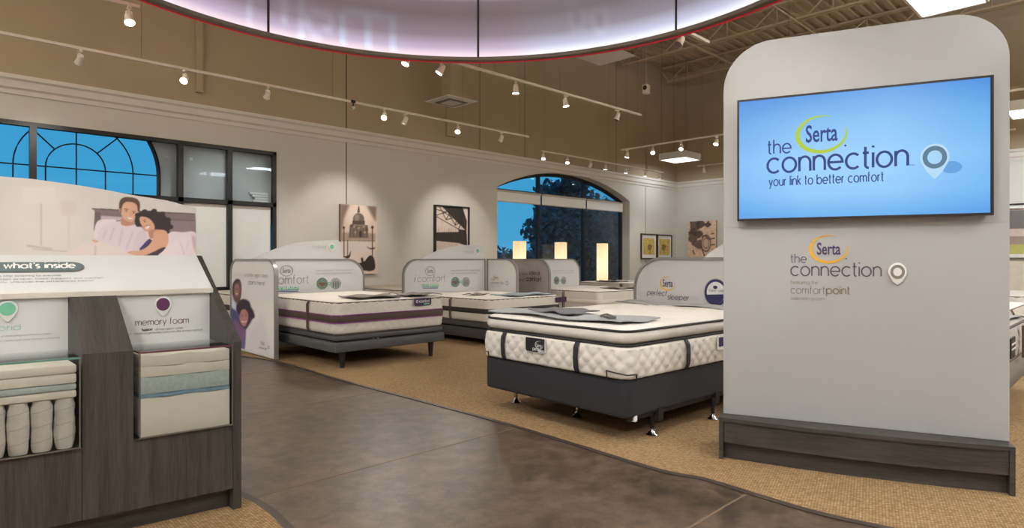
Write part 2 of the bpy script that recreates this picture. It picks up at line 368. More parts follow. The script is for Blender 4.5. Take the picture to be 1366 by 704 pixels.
# ------------------------------------------------------------------ shared materials
m_wall = mat('wall_paint', (204, 200, 192), .8, var=.02, scale=2, bump=.05, bscale=90)
m_upper = mat('upper_wall_paint', (172, 156, 130), .85, var=.05, scale=.8, bump=.08, bscale=60)
m_crown = mat('crown_white', (214, 208, 200), .6, var=.02)
m_deck = mat('deck_tan', (186, 170, 144), .7, var=.05, scale=2)
m_steel = mat('joist_tan', (190, 172, 142), .6, var=.05, scale=4)
m_dark = mat('slot_dark', (40, 34, 28), .8)
m_black = mat('black_frame', (24, 24, 26), .4)
m_shade = mat('roller_shade', (242, 245, 246), .8, var=.01)
m_shade2 = mat('shade_hem', (190, 184, 178), .6)
m_greyp = mat('grey_infill', (186, 188, 190), .8, var=.05, scale=2)
m_white = mat('white_laminate', (206, 207, 207), .45, var=.01)
m_white2 = mat('white_matte', (225, 224, 222), .6, var=.01)
m_track = mat('track_white', (215, 205, 192), .5)
m_chrome = mat('chrome', (200, 200, 205), .15, metal=1)
m_grey = mat('trim_grey', (150, 148, 146), .35, metal=.5, var=.03)
m_woodv = wood('dark_wood_vertical', (7, 7, .35))
m_woods = wood('dark_wood_slope', (7, .4, .4))
m_woodh = wood('dark_wood_horizontal', (.5, .5, 7))
m_glass = glass('window_glass', (.94, .98, 1.0))
m_acry = glass('acrylic', (.96, .97, .97))
m_purple = mat('plum', (92, 44, 84), .4)
m_teal = mat('mint_green', (118, 190, 160), .4)
m_navy = mat('navy_ink', (44, 40, 88), .6)
m_plumtx = mat('plum_ink', (82, 66, 84), .6)
m_greytx = mat('grey_ink', (120, 116, 112), .6)
m_ltgtx = mat('light_grey_ink', (168, 166, 164), .6)
m_browntx = mat('taupe_ink', (140, 128, 112), .6)
m_gold = mat('gold_ink', (216, 172, 52), .5)
m_cord = mat('brown_cord', (92, 78, 72), .8)
m_print = attr_mat('printed_graphic', .55)

def concrete():
    m = bpy.data.materials.new('stained_concrete'); m.use_nodes = True; n = m.node_tree; p = n.nodes['Principled BSDF']
    t = n.nodes.new('ShaderNodeTexCoord')
    def noise(s, d, r=.6):
        k = n.nodes.new('ShaderNodeTexNoise'); k.inputs['Scale'].default_value = s; k.inputs['Detail'].default_value = d; k.inputs['Roughness'].default_value = r
        n.links.new(t.outputs['Object'], k.inputs['Vector']); return k
    a = noise(.9, 6, .62); b = noise(7, 9, .75)
    r1 = n.nodes.new('ShaderNodeValToRGB'); e = r1.color_ramp.elements; e[0].position = .36; e[0].color = rgb(50, 41, 33); e[1].position = .66; e[1].color = rgb(108, 91, 75)
    r2 = n.nodes.new('ShaderNodeValToRGB'); e = r2.color_ramp.elements; e[0].position = .43; e[0].color = rgb(48, 39, 31); e[1].position = .6; e[1].color = rgb(112, 95, 78)
    n.links.new(a.outputs['Fac'], r1.inputs[0]); n.links.new(b.outputs['Fac'], r2.inputs[0])
    mx = n.nodes.new('ShaderNodeMixRGB'); mx.inputs[0].default_value = .45; n.links.new(r1.outputs[0], mx.inputs[1]); n.links.new(r2.outputs[0], mx.inputs[2])
    n.links.new(mx.outputs[0], p.inputs['Base Color'])
    rr = n.nodes.new('ShaderNodeMapRange'); rr.inputs['To Min'].default_value = .26; rr.inputs['To Max'].default_value = .5
    n.links.new(a.outputs['Fac'], rr.inputs['Value']); n.links.new(rr.outputs[0], p.inputs['Roughness'])
    bp = n.nodes.new('ShaderNodeBump'); bp.inputs['Strength'].default_value = .12; bp.inputs['Distance'].default_value = .003
    n.links.new(b.outputs['Fac'], bp.inputs['Height']); n.links.new(bp.outputs[0], p.inputs['Normal'])
    return m
def carpet_mat():
    m = bpy.data.materials.new('woven_tan_carpet'); m.use_nodes = True; n = m.node_tree; p = n.nodes['Principled BSDF']
    t = n.nodes.new('ShaderNodeTexCoord'); mp = n.nodes.new('ShaderNodeMapping'); mp.inputs['Rotation'].default_value = (0, 0, R(38)); n.links.new(t.outputs['Object'], mp.inputs['Vector'])
    bk = n.nodes.new('ShaderNodeTexBrick'); bk.inputs['Scale'].default_value = 34; bk.inputs['Mortar Size'].default_value = .05; bk.inputs['Mortar Smooth'].default_value = .6
    bk.inputs['Brick Width'].default_value = .62; bk.inputs['Row Height'].default_value = .42
    bk.inputs['Color1'].default_value = rgb(180, 150, 112); bk.inputs['Color2'].default_value = rgb(150, 120, 86); bk.inputs['Mortar'].default_value = rgb(66, 50, 36)
    n.links.new(mp.outputs[0], bk.inputs['Vector'])
    no = n.nodes.new('ShaderNodeTexNoise'); no.inputs['Scale'].default_value = 130; n.links.new(t.outputs['Object'], no.inputs['Vector'])
    r = n.nodes.new('ShaderNodeValToRGB'); e = r.color_ramp.elements; e[0].position = .35; e[0].color = (.55, .55, .55, 1); e[1].position = .6; e[1].color = (1, 1, 1, 1)
    n.links.new(no.outputs['Fac'], r.inputs[0])
    mx = n.nodes.new('ShaderNodeMixRGB'); mx.blend_type = 'MULTIPLY'; mx.inputs[0].default_value = .4
    n.links.new(bk.outputs['Color'], mx.inputs[1]); n.links.new(r.outputs[0], mx.inputs[2]); n.links.new(mx.outputs[0], p.inputs['Base Color'])
    p.inputs['Roughness'].default_value = .95; p.inputs['Specular IOR Level'].default_value = .1
    bp = n.nodes.new('ShaderNodeBump'); bp.inputs['Strength'].default_value = .5; bp.inputs['Distance'].default_value = .003; bp.invert = True
    n.links.new(bk.outputs['Fac'], bp.inputs['Height']); n.links.new(bp.outputs[0], p.inputs['Normal'])
    return m
m_conc = concrete(); m_carp = carpet_mat()

# ------------------------------------------------------------------ room shell
WY, BX, CZ = 12.2, 20.5, 8.1                            # left wall, back wall, roof deck
X0, Y0 = -7.0, -9.0
CR0, CR1 = 3.83, 4.12                                   # crown moulding
floor = struct(MB().box(X0, BX + .3, Y0, WY + .3, -.1, 0).build('floor', m_conc))
m_joint = mat('joint_filler', (112, 94, 76), .8)
for y in (1.55, 3.4, 5.25, 7.1):
    MB().box(X0, 12, y - .006, y + .006, -.002, .0012).build('control_joint', m_joint, floor)
for x in (0.9,): MB().box(x - .005, x + .005, Y0, WY, -.002, .0012).build('control_joint', m_joint, floor)

def smooth_curve(pts, k=6):
    q = []
    n = len(pts)
    for i in range(n - 1):
        p0 = pts[max(0, i - 1)]; p1 = pts[i]; p2 = pts[i + 1]; p3 = pts[min(n - 1, i + 2)]
        for j in range(k):
            t = j / k; q.append(tuple(.5 * (2 * p1[c] + (p2[c] - p0[c]) * t + (2 * p0[c] - 5 * p1[c] + 4 * p2[c] - p3[c]) * t * t + (3 * p1[c] - p0[c] - 3 * p2[c] + p3[c]) * t ** 3) for c in (0, 1)))
    return q + [tuple(pts[-1][:2])]
edge = [(3.1, 12.1), (3.1, 9.2)] + [tuple(P(x, y))[:2] for x, y in ((367, 482), (450, 506), (561, 535), (658, 561), (755, 590), (876, 627), (940, 640), (1012, 662), (1087, 684), (1171, 703))]
pa, pb = edge[-2], edge[-1]
edge += [(pb[0] + .1, pb[1] - .5), (pb[0] + .05, pb[1] - 1.6), (pb[0] - .3, -3.5), (pb[0] - .6, -8.9)]
edge = smooth_curve(edge)
def carpet(name, label, edge, rest):
    t = thing(name, label, 'carpet')
    MB().prism([(x, y, 0) for x, y in list(edge) + rest], (0, 0, .007)).build('carpet_field', m_carp, t)
    mb = MB(); pts = [Vector((x, y)) for x, y in edge]; L = []; Q = []
    for i, p in enumerate(pts):
        d = (pts[min(len(pts) - 1, i + 1)] - pts[max(0, i - 1)]).normalized(); n = Vector((d.y, -d.x)) * .022
        L.append(p + n); Q.append(p - n)
    m = len(pts)
    mb.add([(p.x, p.y, .002) for p in L] + [(p.x, p.y, .002) for p in Q] + [(p.x, p.y, .0072) for p in L] + [(p.x, p.y, .0072) for p in Q],
           [f for i in range(m - 1) for f in ((2 * m + i, 2 * m + i + 1, 3 * m + i + 1, 3 * m + i), (i, i + 1, 2 * m + i + 1, 2 * m + i), (m + i, m + i + 1, 3 * m + i + 1, 3 * m + i))])
    mb.build('edge_strip', mat('vinyl_edge', (66, 56, 50), .5), t, fix=False)
    return t
carpet('carpet', 'large tan woven carpet under the beds and the screen kiosk', edge, [(BX - .02, -8.9), (BX - .02, 12.1)])
edge2 = smooth_curve([(-4.5, 4.75), (-1.0, 4.75), (.6, 4.6), (1.1, 4.2), (1.33, 3.5), (1.33, 2.9), (1.15, 2.1), (.7, 1.1), (.1, .4), (-1, -.6), (-4.5, -2)])
carpet('carpet', 'piece of tan woven carpet under the foam sample display', edge2, [])

# left wall with its two window openings
WX0, WX1, WZ0, WZ1 = -1.3, 5.34, .70, 3.42             # shop front window
AX0, AX1, AZS, AZT = 11.4, 17.5, 3.24, 3.87            # arched window: springing and crown heights
AXC = (AX0 + AX1) / 2; AR = ((AX1 - AX0) ** 2 / 4 + (AZT - AZS) ** 2) / (2 * (AZT - AZS)); AZC = AZT - AR
def arcz(x): return AZC + math.sqrt(AR * AR - (x - AXC) ** 2)
def wall_rect(mb, x0, x1, z0, z1, d=.45): mb.box(x0, x1, WY, WY + d, z0, z1)
mb = MB()
wall_rect(mb, X0, WX0, 0, 4.0); wall_rect(mb, WX0, WX1, 0, WZ0); wall_rect(mb, WX0, WX1, WZ1, 4.0); wall_rect(mb, WX1, AX0, 0, 4.0)
wall_rect(mb, AX1, BX + .3, 0, 4.0); wall_rect(mb, AX0, AX1, 0, .25)
N = 28
for i in range(N):
    xa = AX0 + (AX1 - AX0) * i / N; xb = AX0 + (AX1 - AX0) * (i + 1) / N; za, zb = arcz(xa), arcz(xb)
    mb.hexa([(xa, WY, za), (xb, WY, zb), (xb, WY + .45, zb), (xa, WY + .45, za)], [(xa, WY, 4), (xb, WY, 4), (xb, WY + .45, 4), (xa, WY + .45, 4)])
wall_left = struct(mb.build('wall_left', m_wall))
upper_left = struct(MB().box(X0, BX + .3, WY, WY + .45, 4.0, CZ + .3).build('wall_left', m_upper))
wall_back = struct(MB().box(BX, BX + .3, Y0, WY, 0, 4.0).build('wall_back', m_wall))
upper_back = struct(MB().box(BX, BX + .3, Y0, WY, 4.0, CZ + .3).build('wall_back', m_upper))
struct(MB().box(X0 - .3, BX + .3, Y0 - .3, Y0, 0, 4.0).build('wall_right', m_wall))
struct(MB().box(X0 - .3, BX + .3, Y0 - .3, Y0, 4.0, CZ + .3).build('wall_right', m_upper))
struct(MB().box(X0 - .3, X0, Y0, WY + .45, 0, 4.0).build('wall_front', m_wall))
struct(MB().box(X0 - .3, X0, Y0, WY + .45, 4.0, CZ + .3).build('wall_front', m_upper))
# crown moulding and baseboards, stepped profile
def crown(name, a, b, n, m):
    a, b, n = Vector(a), Vector(b), Vector(n)
    prof = [(0, CR0), (.02, CR0), (.03, CR0 + .07), (.06, CR0 + .1), (.07, CR0 + .2), (.10, CR0 + .23), (.10, CR1), (0, CR1)]
    return struct(MB().prism([a + n * d + Vector((0, 0, z)) for d, z in prof], b - a).build(name, m))
crown('trim_1', (X0, WY, 0), (BX, WY, 0), (0, -1, 0), m_crown)
crown('trim_2', (BX, Y0, 0), (BX, WY, 0), (-1, 0, 0), m_crown)
struct(MB().box(WX1 + .05, AX0, WY - .015, WY, 0, .12).box(AX1, BX, WY - .015, WY, 0, .12).build('baseboard_left', m_crown))
struct(MB().box(BX - .015, BX, Y0, WY, 0, .12).build('baseboard_back', m_crown))
# panel joints and conduits on the left wall
for px_, z0, z1 in ((462, 0, CZ), (861, 0, 3.8), (822, 4.1, CZ), (700, 4.1, CZ), (640, 4.1, CZ)):
    x = onY(px_, 345, WY).x
    MB().box(x - .012, x + .012, WY - .004, WY + .02, max(z0, .12), min(z1, 3.83) if z0 < 4 else z1).build('panel_joint', mat('joint_taupe', (118, 108, 94), .9), upper_left if z0 >= 4 else wall_left)  # joint strips in one taupe tone, darker than the wall
x = onY(462, 345, WY).x; MB().box(x - .01, x + .01, WY - .004, WY + .02, CR1, CZ).build('panel_joint', mat('joint_dark', (70, 58, 44), .9), upper_left)
for px_, w_ in ((265, .06), (601, .16), (862, .03)):
    x = onY(px_, 345, WY).x
    MB().box(x - w_, x + w_, WY - .07, WY, 4.35, CZ).build('wall_duct' if w_ > .1 else 'conduit', m_upper, upper_left)
x = onY(893, 345, WY).x
# band on the back wall upper
MB().box(BX - .06, BX, Y0, 4.4, 5.62, 5.74).build('conduit', m_deck, upper_back)

# roof deck: corrugated sheets, and open web joists below
ceil_o = struct(MB().box(X0 - .3, BX + .3, Y0 - .3, WY + .45, CZ + .25, CZ + .3).build('ceiling', m_deck))
mb = MB(); per = .3; pr = []; y = Y0
while y < WY:
    pr += [(y, CZ), (y + .14, CZ), (y + .17, CZ + .06), (y + .27, CZ + .06)]; y += per
pr.append((WY, CZ))
n = len(pr); mb.add([(X0, a, b) for a, b in pr] + [(BX, a, b) for a, b in pr], [(i, i + 1, n + i + 1, n + i) for i in range(n - 1)])
mb.build('deck_sheet', m_deck, ceil_o, fix=False)
JT, JB = CZ - .02, 7.5
jmesh = None
for k, jx in enumerate((19.35, 16.65, 13.95, 11.25, 8.55, 5.85, 3.1)):
    t = thing('roof_joist', 'tan open web steel roof joist, %s counted from the back wall' % ('first', 'second', 'third', 'fourth', 'fifth', 'sixth', 'seventh')[k], 'joist', (jx, 0, 0), 0, 'roof joists')
    if k == 0:
        me_top = MB().box(-.09, -.02, Y0, WY, JT - .06, JT).box(.02, .09, Y0, WY, JT - .06, JT).build('top_chord', m_steel, t)
        me_bot = MB().box(-.10, -.02, Y0, WY - .35, JB, JB + .05).box(.02, .10, Y0, WY - .35, JB, JB + .05).build('bottom_chord', m_steel, t)
        mb = MB(); y = WY - .4
        while y > Y0 + 1:
            mb.tube([(0, y, JB + .03), (0, y - .7, JT - .03)], .018, 5).tube([(0, y - .7, JT - .03), (0, y - 1.4, JB + .03)], .018, 5).tube([(0, y - .7, JT - .03), (0, y - .7, JB + .03)], .014, 5); y -= 1.4
        mb.tube([(0, WY - .4, JB + .03), (0, WY, JT - .03)], .018, 5)
        me_web = mb.build('web', m_steel, t)
    else:
        for o in (me_top, me_bot, me_web):
            c = o.copy(); COL.objects.link(c); c.parent = t
# bridging rods and conduits under the joists
tag(MB().tube([(5, 9.0, 7.35), (20.4, 9.0, 7.35)], .022, 6).build('ceiling_conduit', m_steel), 'thin pale conduit running under the joists toward the back wall', 'pipe')
tag(MB().tube([(5, 6.2, 7.3), (19.8, 6.2, 7.3)], .022, 6).build('ceiling_conduit', m_steel), 'thin pale conduit under the joists that ends above the screen kiosk', 'pipe')

# shop front window in the left wall
win1 = thing('window_1', None, None, kind='structure')
xs = [onY(p, 260, WY).x for p in (44, 240.6, 306.3)]; vx = [WX0, .05] + xs + [WX1 - .05]
def bar(x0, x1, z0, z1, y0=WY - .03, y1=WY + .07, name='window_frame', m=None): return MB().box(x0, x1, y0, y1, z0, z1).build(name, m or m_black, win1)
bar(WX0, WX1, WZ1 - .06, WZ1 + .01); bar(WX0, WX1, 2.33, 2.41); bar(WX0, WX1, WZ0 - .01, WZ0 + .07); bar(WX0, WX0 + .06, WZ0, WZ1)
for x in vx[1:-1]: bar(x - .045, x + .045, WZ0, WZ1 - .06)
bar(WX1 - .07, WX1, WZ0, WZ1)
cols = list(zip(vx[:-1], vx[1:]))
for a, b in cols:
    MB().box(a + .04, b - .04, WY + .02, WY + .028, 2.41, WZ1 - .06).build('pane', m_glass, win1)
    MB().box(a + .05, b - .05, WY + .035, WY + .041, WZ0 + .07, 2.27).build('roller_shade', m_shade, win1)
    MB().box(a + .05, b - .05, WY + .02, WY + .06, 2.27, 2.325).build('shade_rail', m_shade2, win1)
# grey infill board behind with its fan shaped arched light
FX, FZ, FR = 2.05, 2.78, 1.24; FY = WY + .16
mb = MB(); prev = None
def infill(x0, x1, z0, z1): mb.box(x0, x1, FY, FY + .05, z0, z1)
infill(FX + FR, WX1, 2.0, WZ1 + .1); infill(WX0, FX - FR, 2.0, WZ1 + .1)
n = 20
for i in range(n):
    xa, xb = FX - FR + 2 * FR * i / n, FX - FR + 2 * FR * (i + 1) / n
    za = FZ + math.sqrt(max(0, FR ** 2 - (xa - FX) ** 2)); zb = FZ + math.sqrt(max(0, FR ** 2 - (xb - FX) ** 2))
    if min(za, zb) < WZ1 + .1: mb.hexa([(xa, FY, za), (xb, FY, zb), (xb, FY + .05, zb), (xa, FY + .05, za)], [(xa, FY, max(za, WZ1 + .1)), (xb, FY, max(zb, WZ1 + .1)), (xb, FY + .05, max(zb, WZ1 + .1)), (xa, FY + .05, max(za, WZ1 + .1))])
mb.build('infill_board', m_greyp, win1, fix=False)
MB().box(WX0, WX1, WY + .07, FY + .05, 1.98, 2.0).build('ledge', m_greyp, win1)
def muntin(pts, r=.012): MB().tube(pts, r, 6).build('muntin', m_black, win1)
for rr, th in ((.41, .012), (.82, .012), (FR - .02, .035)):
    muntin([(FX - rr, FY, 2.0)] + [(FX + rr * math.cos(R(t)), FY, FZ + rr * math.sin(R(t))) for t in range(180, -1, -9) if FZ + rr * math.sin(R(t)) < 3.6] + [(FX + rr, FY, 2.0)] if rr < .8 else
           [(FX + rr, FY, 2.0)] + [(FX + rr * math.cos(R(t)), FY, FZ + rr * math.sin(R(t))) for t in range(0, 60, 6) if FZ + rr * math.sin(R(t)) < 3.7], th)
    if rr > .8: muntin([(FX - rr, FY, 2.0)] + [(FX + rr * math.cos(R(t)), FY, FZ + rr * math.sin(R(t))) for t in range(180, 120, -6) if FZ + rr * math.sin(R(t)) < 3.7], th)
muntin([(FX, FY, 2.0), (FX, FY, 3.5)]); muntin([(FX - FR, FY, FZ), (FX + FR, FY, FZ)])
for a in (45, 135): muntin([(FX + .41 * math.cos(R(a)), FY, FZ + .41 * math.sin(R(a))), (FX + 1.0 * math.cos(R(a)), FY, FZ + 1.0 * math.sin(R(a)))])
# white boards stacked on the ledge behind the end pane
for k, (dx, z) in enumerate(((.06, 2.42), (.1, 2.47), (.05, 2.52), (0, 2.57))):
    tag(MB().box(4.86 + dx, 5.22, WY + .09, WY + .145, z, z + .04).build('foam_board', m_white2), 'white board in the small stack behind the upper end pane, %s from the bottom' % ('first', 'second', 'third', 'topmost')[k], 'board', 'boards on the window ledge')
tag(MB().box(4.84, 5.24, WY + .085, WY + .15, 2.0, 2.415).build('ledge_box', m_greyp), 'grey box on the window ledge holding the stack of white boards', 'box')

# arched window
win2 = thing('window_2', None, None, kind='structure')
AY = WY + .34
mb = MB(); n = 30
for i in range(n):
    xa = AX0 + (AX1 - AX0) * i / n; xb = AX0 + (AX1 - AX0) * (i + 1) / n; za, zb = arcz(xa), arcz(xb)
    mb.hexa([(xa, AY - .04, za - .09), (xb, AY - .04, zb - .09), (xb, AY + .06, zb - .09), (xa, AY + .06, za - .09)], [(xa, AY - .04, za + .01), (xb, AY - .04, zb + .01), (xb, AY + .06, zb + .01), (xa, AY + .06, za + .01)])
mb.build('window_frame', m_black, win2, fix=False)
for x in (AX0, 13.32, 15.42, AX1 - .09):
    MB().box(x, x + .09, AY - .04, AY + .06, .25, arcz(x + .045) - .05).build('window_frame', m_black, win2)
for z in (.25, 3.17): MB().box(AX0, AX1, AY - .035, AY + .05, z, z + .07).build('window_frame', m_black, win2)
for a, b in ((AX0, 13.32), (13.41, 15.42), (15.51, AX1 - .09)):
    MB().box(a, b, AY + .0, AY + .008, .3, 3.17).build('pane', m_glass, win2)
    q = [(a, AY, 3.22), (b, AY, 3.22)] + [(b + (a - b) * i / 8, AY, arcz(b + (a - b) * i / 8) - .05) for i in range(9)]
    MB().prism(q, (0, .008, 0)).build('pane', m_glass, win2)
    MB().box(a + .02, b + .04, AY - .10, AY - .094, 2.89, 3.15).build('roller_shade', m_shade, win2)
    MB().box(a + .02, b + .04, AY - .13, AY - .07, 3.15, 3.2).build('shade_rail', m_shade2, win2)
    MB().box(a + .02, b + .04, AY - .105, AY - .09, 2.87, 2.895).build('shade_hem', m_shade2, win2)
struct(MB().box(AX0 - .02, AX1 + .02, WY - .03, AY, .22, .25).build('window_sill', m_crown))

# outside: lawn, hedge and the tree beyond the arched window
struct(MB().box(-40, 90, WY + .45, 120, -.3, -.15).build('ground', mat('dusk_lawn', (40, 66, 52), .9, var=.3, scale=.4)))
def foliage(c, rad, nleaf, size, seed, squash=1.0, taper=0.0):
    rnd = np.random.RandomState(seed); mb = MB()
    for _ in range(nleaf):
        d = rnd.normal(size=3); d /= np.linalg.norm(d); r = rnd.rand() ** .45
        lump = 1 + .22 * math.sin(5 * d[0] + 3 * d[2] + seed) * math.cos(4 * d[1] + 2 * d[0]) + .12 * math.sin(11 * d[2] + 7 * d[0])
        zz = d[2]; k = 1 - taper * max(0, zz)
        p = Vector((c[0] + d[0] * rad * r * lump * k, c[1] + d[1] * rad * r * lump * k, c[2] + zz * rad * squash * r * lump))
        a = Vector(rnd.normal(size=3)).normalized() * size * (.6 + .8 * rnd.rand()); b = Vector(rnd.normal(size=3)).normalized() * size * (.6 + .8 * rnd.rand())
        mb.add([p - a, p + b, p + a, p - b], [(0, 1, 2, 3)])
    return mb
m_leaf = mat('dusk_leaves', (34, 98, 112), .8, var=.35, scale=3); m_bark = mat('bark', (52, 42, 34), .9)
def tree(label, loc, h, rad, seed, n=9000, squash=1.25):
    t = thing('tree', label, 'tree', loc)
    MB().tube([(0, 0, -.2), (.05, 0, h * .5), (0, .05, h * .85)], [.2, .14, .05], 8).build('trunk', m_bark, t)
    foliage((0, 0, h - rad * squash * .75), rad, n, .13, seed, squash, .35).build('foliage', m_leaf, t, fix=False)['kind'] = 'stuff'
def outpt(px_, d): r = ray(px_, 345); return tuple((EYE + r * d))[:2]
x, y = outpt(754, 30); tree('broad dark tree close outside the middle of the arched window', (x, y, -.15), 4.8, 1.95, 3, 11000)
x, y = outpt(806, 41); tree('dark tree outside the right side of the arched window', (x, y, -.15), 4.6, 2.2, 5, 9000)
for i, (pxc, d) in enumerate(((672, 46), (708, 50), (800, 56), (832, 48))):
    x, y = outpt(pxc, d)
    t = thing('shrub', 'low dark shrub far outside the arched window, %s from the left' % ('first', 'second', 'third', 'fourth')[i], 'shrub', (x, y, -.15), 0, 'shrubs outside')
    foliage((0, 0, .8), 1.9, 1600, .16, 20 + i, .75).build('foliage', m_leaf, t, fix=False)['kind'] = 'stuff'

# ------------------------------------------------------------------ big backlit ring sign overhead
H = 2.4; RCd, RCl, RR = 1.73 * H * 810 / FPX * 1.02, -.197 * H, 1.34 * H
RC = EYE + FW * (1.775 * H) + RT * (-.197 * H); RZ = CAMH + H
ring = thing('ring_sign', 'huge round backlit ring sign hanging overhead with a red outer face', 'sign', (RC.x, RC.y, RZ))
RH = 1.25; n = 160
cv = Canvas(180, -20, 1040, 90, 2, (228, 230, 236))
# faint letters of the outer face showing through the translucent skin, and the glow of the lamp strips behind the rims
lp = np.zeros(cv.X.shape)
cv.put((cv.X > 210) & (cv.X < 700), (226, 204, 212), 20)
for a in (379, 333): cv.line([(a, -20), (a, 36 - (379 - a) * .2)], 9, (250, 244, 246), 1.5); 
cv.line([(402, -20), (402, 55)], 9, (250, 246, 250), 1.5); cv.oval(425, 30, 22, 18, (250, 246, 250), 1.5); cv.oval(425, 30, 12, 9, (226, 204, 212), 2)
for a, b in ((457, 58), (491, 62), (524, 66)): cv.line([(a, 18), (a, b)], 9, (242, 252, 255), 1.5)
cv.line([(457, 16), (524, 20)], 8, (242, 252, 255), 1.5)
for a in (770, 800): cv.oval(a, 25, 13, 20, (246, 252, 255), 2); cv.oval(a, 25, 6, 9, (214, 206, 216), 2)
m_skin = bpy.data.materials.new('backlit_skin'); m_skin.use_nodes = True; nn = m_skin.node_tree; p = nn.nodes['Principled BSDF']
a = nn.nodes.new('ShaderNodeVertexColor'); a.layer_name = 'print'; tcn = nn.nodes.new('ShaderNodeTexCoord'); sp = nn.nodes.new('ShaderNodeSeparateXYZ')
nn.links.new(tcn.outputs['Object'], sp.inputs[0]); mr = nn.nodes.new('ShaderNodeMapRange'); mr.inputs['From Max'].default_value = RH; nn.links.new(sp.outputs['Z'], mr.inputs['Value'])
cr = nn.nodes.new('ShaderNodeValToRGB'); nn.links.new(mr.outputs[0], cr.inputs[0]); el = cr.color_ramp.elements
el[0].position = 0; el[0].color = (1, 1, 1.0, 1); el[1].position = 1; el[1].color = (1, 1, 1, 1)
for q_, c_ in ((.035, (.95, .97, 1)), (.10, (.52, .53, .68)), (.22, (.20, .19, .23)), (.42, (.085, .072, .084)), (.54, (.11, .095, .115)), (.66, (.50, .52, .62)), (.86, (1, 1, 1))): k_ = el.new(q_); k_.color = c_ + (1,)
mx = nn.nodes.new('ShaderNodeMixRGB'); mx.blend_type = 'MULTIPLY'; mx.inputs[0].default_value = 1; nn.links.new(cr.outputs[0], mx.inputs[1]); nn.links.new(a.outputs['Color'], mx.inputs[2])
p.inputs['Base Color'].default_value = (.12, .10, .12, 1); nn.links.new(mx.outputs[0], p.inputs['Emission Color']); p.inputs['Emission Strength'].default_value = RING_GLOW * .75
def cyl(r0, z0, z1, nz, rr0=0):
    vs = []; fs = []
    for i in range(n * 4 if nz > 2 else n):
        N_ = n * 4 if nz > 2 else n
        t = 2 * math.pi * i / N_
        for j in range(nz + 1): vs.append((r0 * math.cos(t), r0 * math.sin(t), z0 + (z1 - z0) * j / nz))
        for j in range(nz): k = (i + 1) % N_; fs.append((i * (nz + 1) + j, k * (nz + 1) + j, k * (nz + 1) + j + 1, i * (nz + 1) + j + 1))
    return vs, fs
vs, fs = cyl(RR, 0.02, RH - .02, 14)
pr_ = [proj(Vector(v) + Vector((RC.x, RC.y, RZ))) if (Vector(v) + Vector((RC.x, RC.y, 0))).dot(FW) > .3 else (0, 0) for v in vs]
mb = MB(); mb.add(vs, fs); mb.build('inner_skin', m_skin, ring, fix=False, smooth=60, col=cv.sample([q[0] for q in pr_], [q[1] for q in pr_]))
m_red = mat('red_face', (190, 30, 48), .4, emit=.25)
vs, fs = cyl(RR + .075, 0.03, RH - .03, 1); mb = MB(); mb.add(vs, fs); mb.build('outer_face', m_red, ring, fix=False, smooth=60)
def annulus(r0, r1, z0, z1, name, m):
    vs = []; fs = []
    for i in range(n):
        t = 2 * math.pi * i / n; c, s_ = math.cos(t), math.sin(t); vs += [(r0 * c, r0 * s_, z0), (r1 * c, r1 * s_, z0), (r1 * c, r1 * s_, z1), (r0 * c, r0 * s_, z1)]
        k = (i + 1) % n; fs += [(4 * i + a, 4 * k + a, 4 * k + (a + 1) % 4, 4 * i + (a + 1) % 4) for a in range(4)]
    mb = MB(); mb.add(vs, fs); return mb.build(name, m, ring, smooth=30)
annulus(RR - .015, RR + .06, -.02, .02, 'bottom_rim', mat('ring_metal', (104, 92, 84), .5)); annulus(RR - .015, RR + .09, RH - .02, RH + .02, 'top_rim', MATS['ring_metal'])
annulus(RR + .066, RR + .078, -.030, .03, 'red_edge', m_red)
for px_ in (357, 638, 903, 80, 1200):
    r = ray(px_, 40); r = Vector((r.x, r.y)).normalized(); o_ = Vector((-RC.x, -RC.y)); b = o_.dot(r); c_ = o_.dot(o_) - RR ** 2; d_ = -b + math.sqrt(max(0, b * b - c_)); q = o_ + r * d_
    q = q * ((RR - .02) / q.length)
    MB().tube([(q.x, q.y, .02), (q.x, q.y, RH)], .013, 6).build('seam_post', m_dark, ring)
for t in (.7, 2.1, 3.6, 5.1):
    MB().tube([(RR * math.cos(t), RR * math.sin(t), RH), (RR * math.cos(t) * .8, RR * math.sin(t) * .8, CZ - RZ - .1)], .006, 5).build('hanging_cable', m_dark, ring)

# ------------------------------------------------------------------ light tracks and their spotlights
ORD = ('first', 'second', 'third', 'fourth', 'fifth', 'sixth', 'seventh', 'eighth', 'ninth', 'tenth')
TZ = 4.1
m_cable = mat('cable_brown', (96, 82, 64), .7)
def track(label, a, b, hang=()):
    a, b = Vector(a), Vector(b); t = thing('light_track', label, 'light track', a)
    d = (b - a).normalized(); s_ = Vector((-d.y, d.x, 0)) * .019; up = Vector((0, 0, .036))
    MB().hexa([a - s_, b - s_, b + s_, a + s_], [a - s_ + up, b - s_ + up, b + s_ + up, a + s_ + up]).build('rail', m_track, t, world=True)
    L = (b - a).length
    for k in hang: q = a + d * (L * k); MB().tube([q + up, q + Vector((0, 0, CZ - TZ))], .003, 4).build('hanging_cable', m_cable, t, world=True)
    return t
m_bulb = mat('lamp_face_lit', (255, 246, 226), .5, emit=14.0); m_bulb_off = mat('lamp_face_dark', (120, 110, 100), .2)
m_house = mat('lamp_housing', (226, 216, 204), .4)
protoS = {}
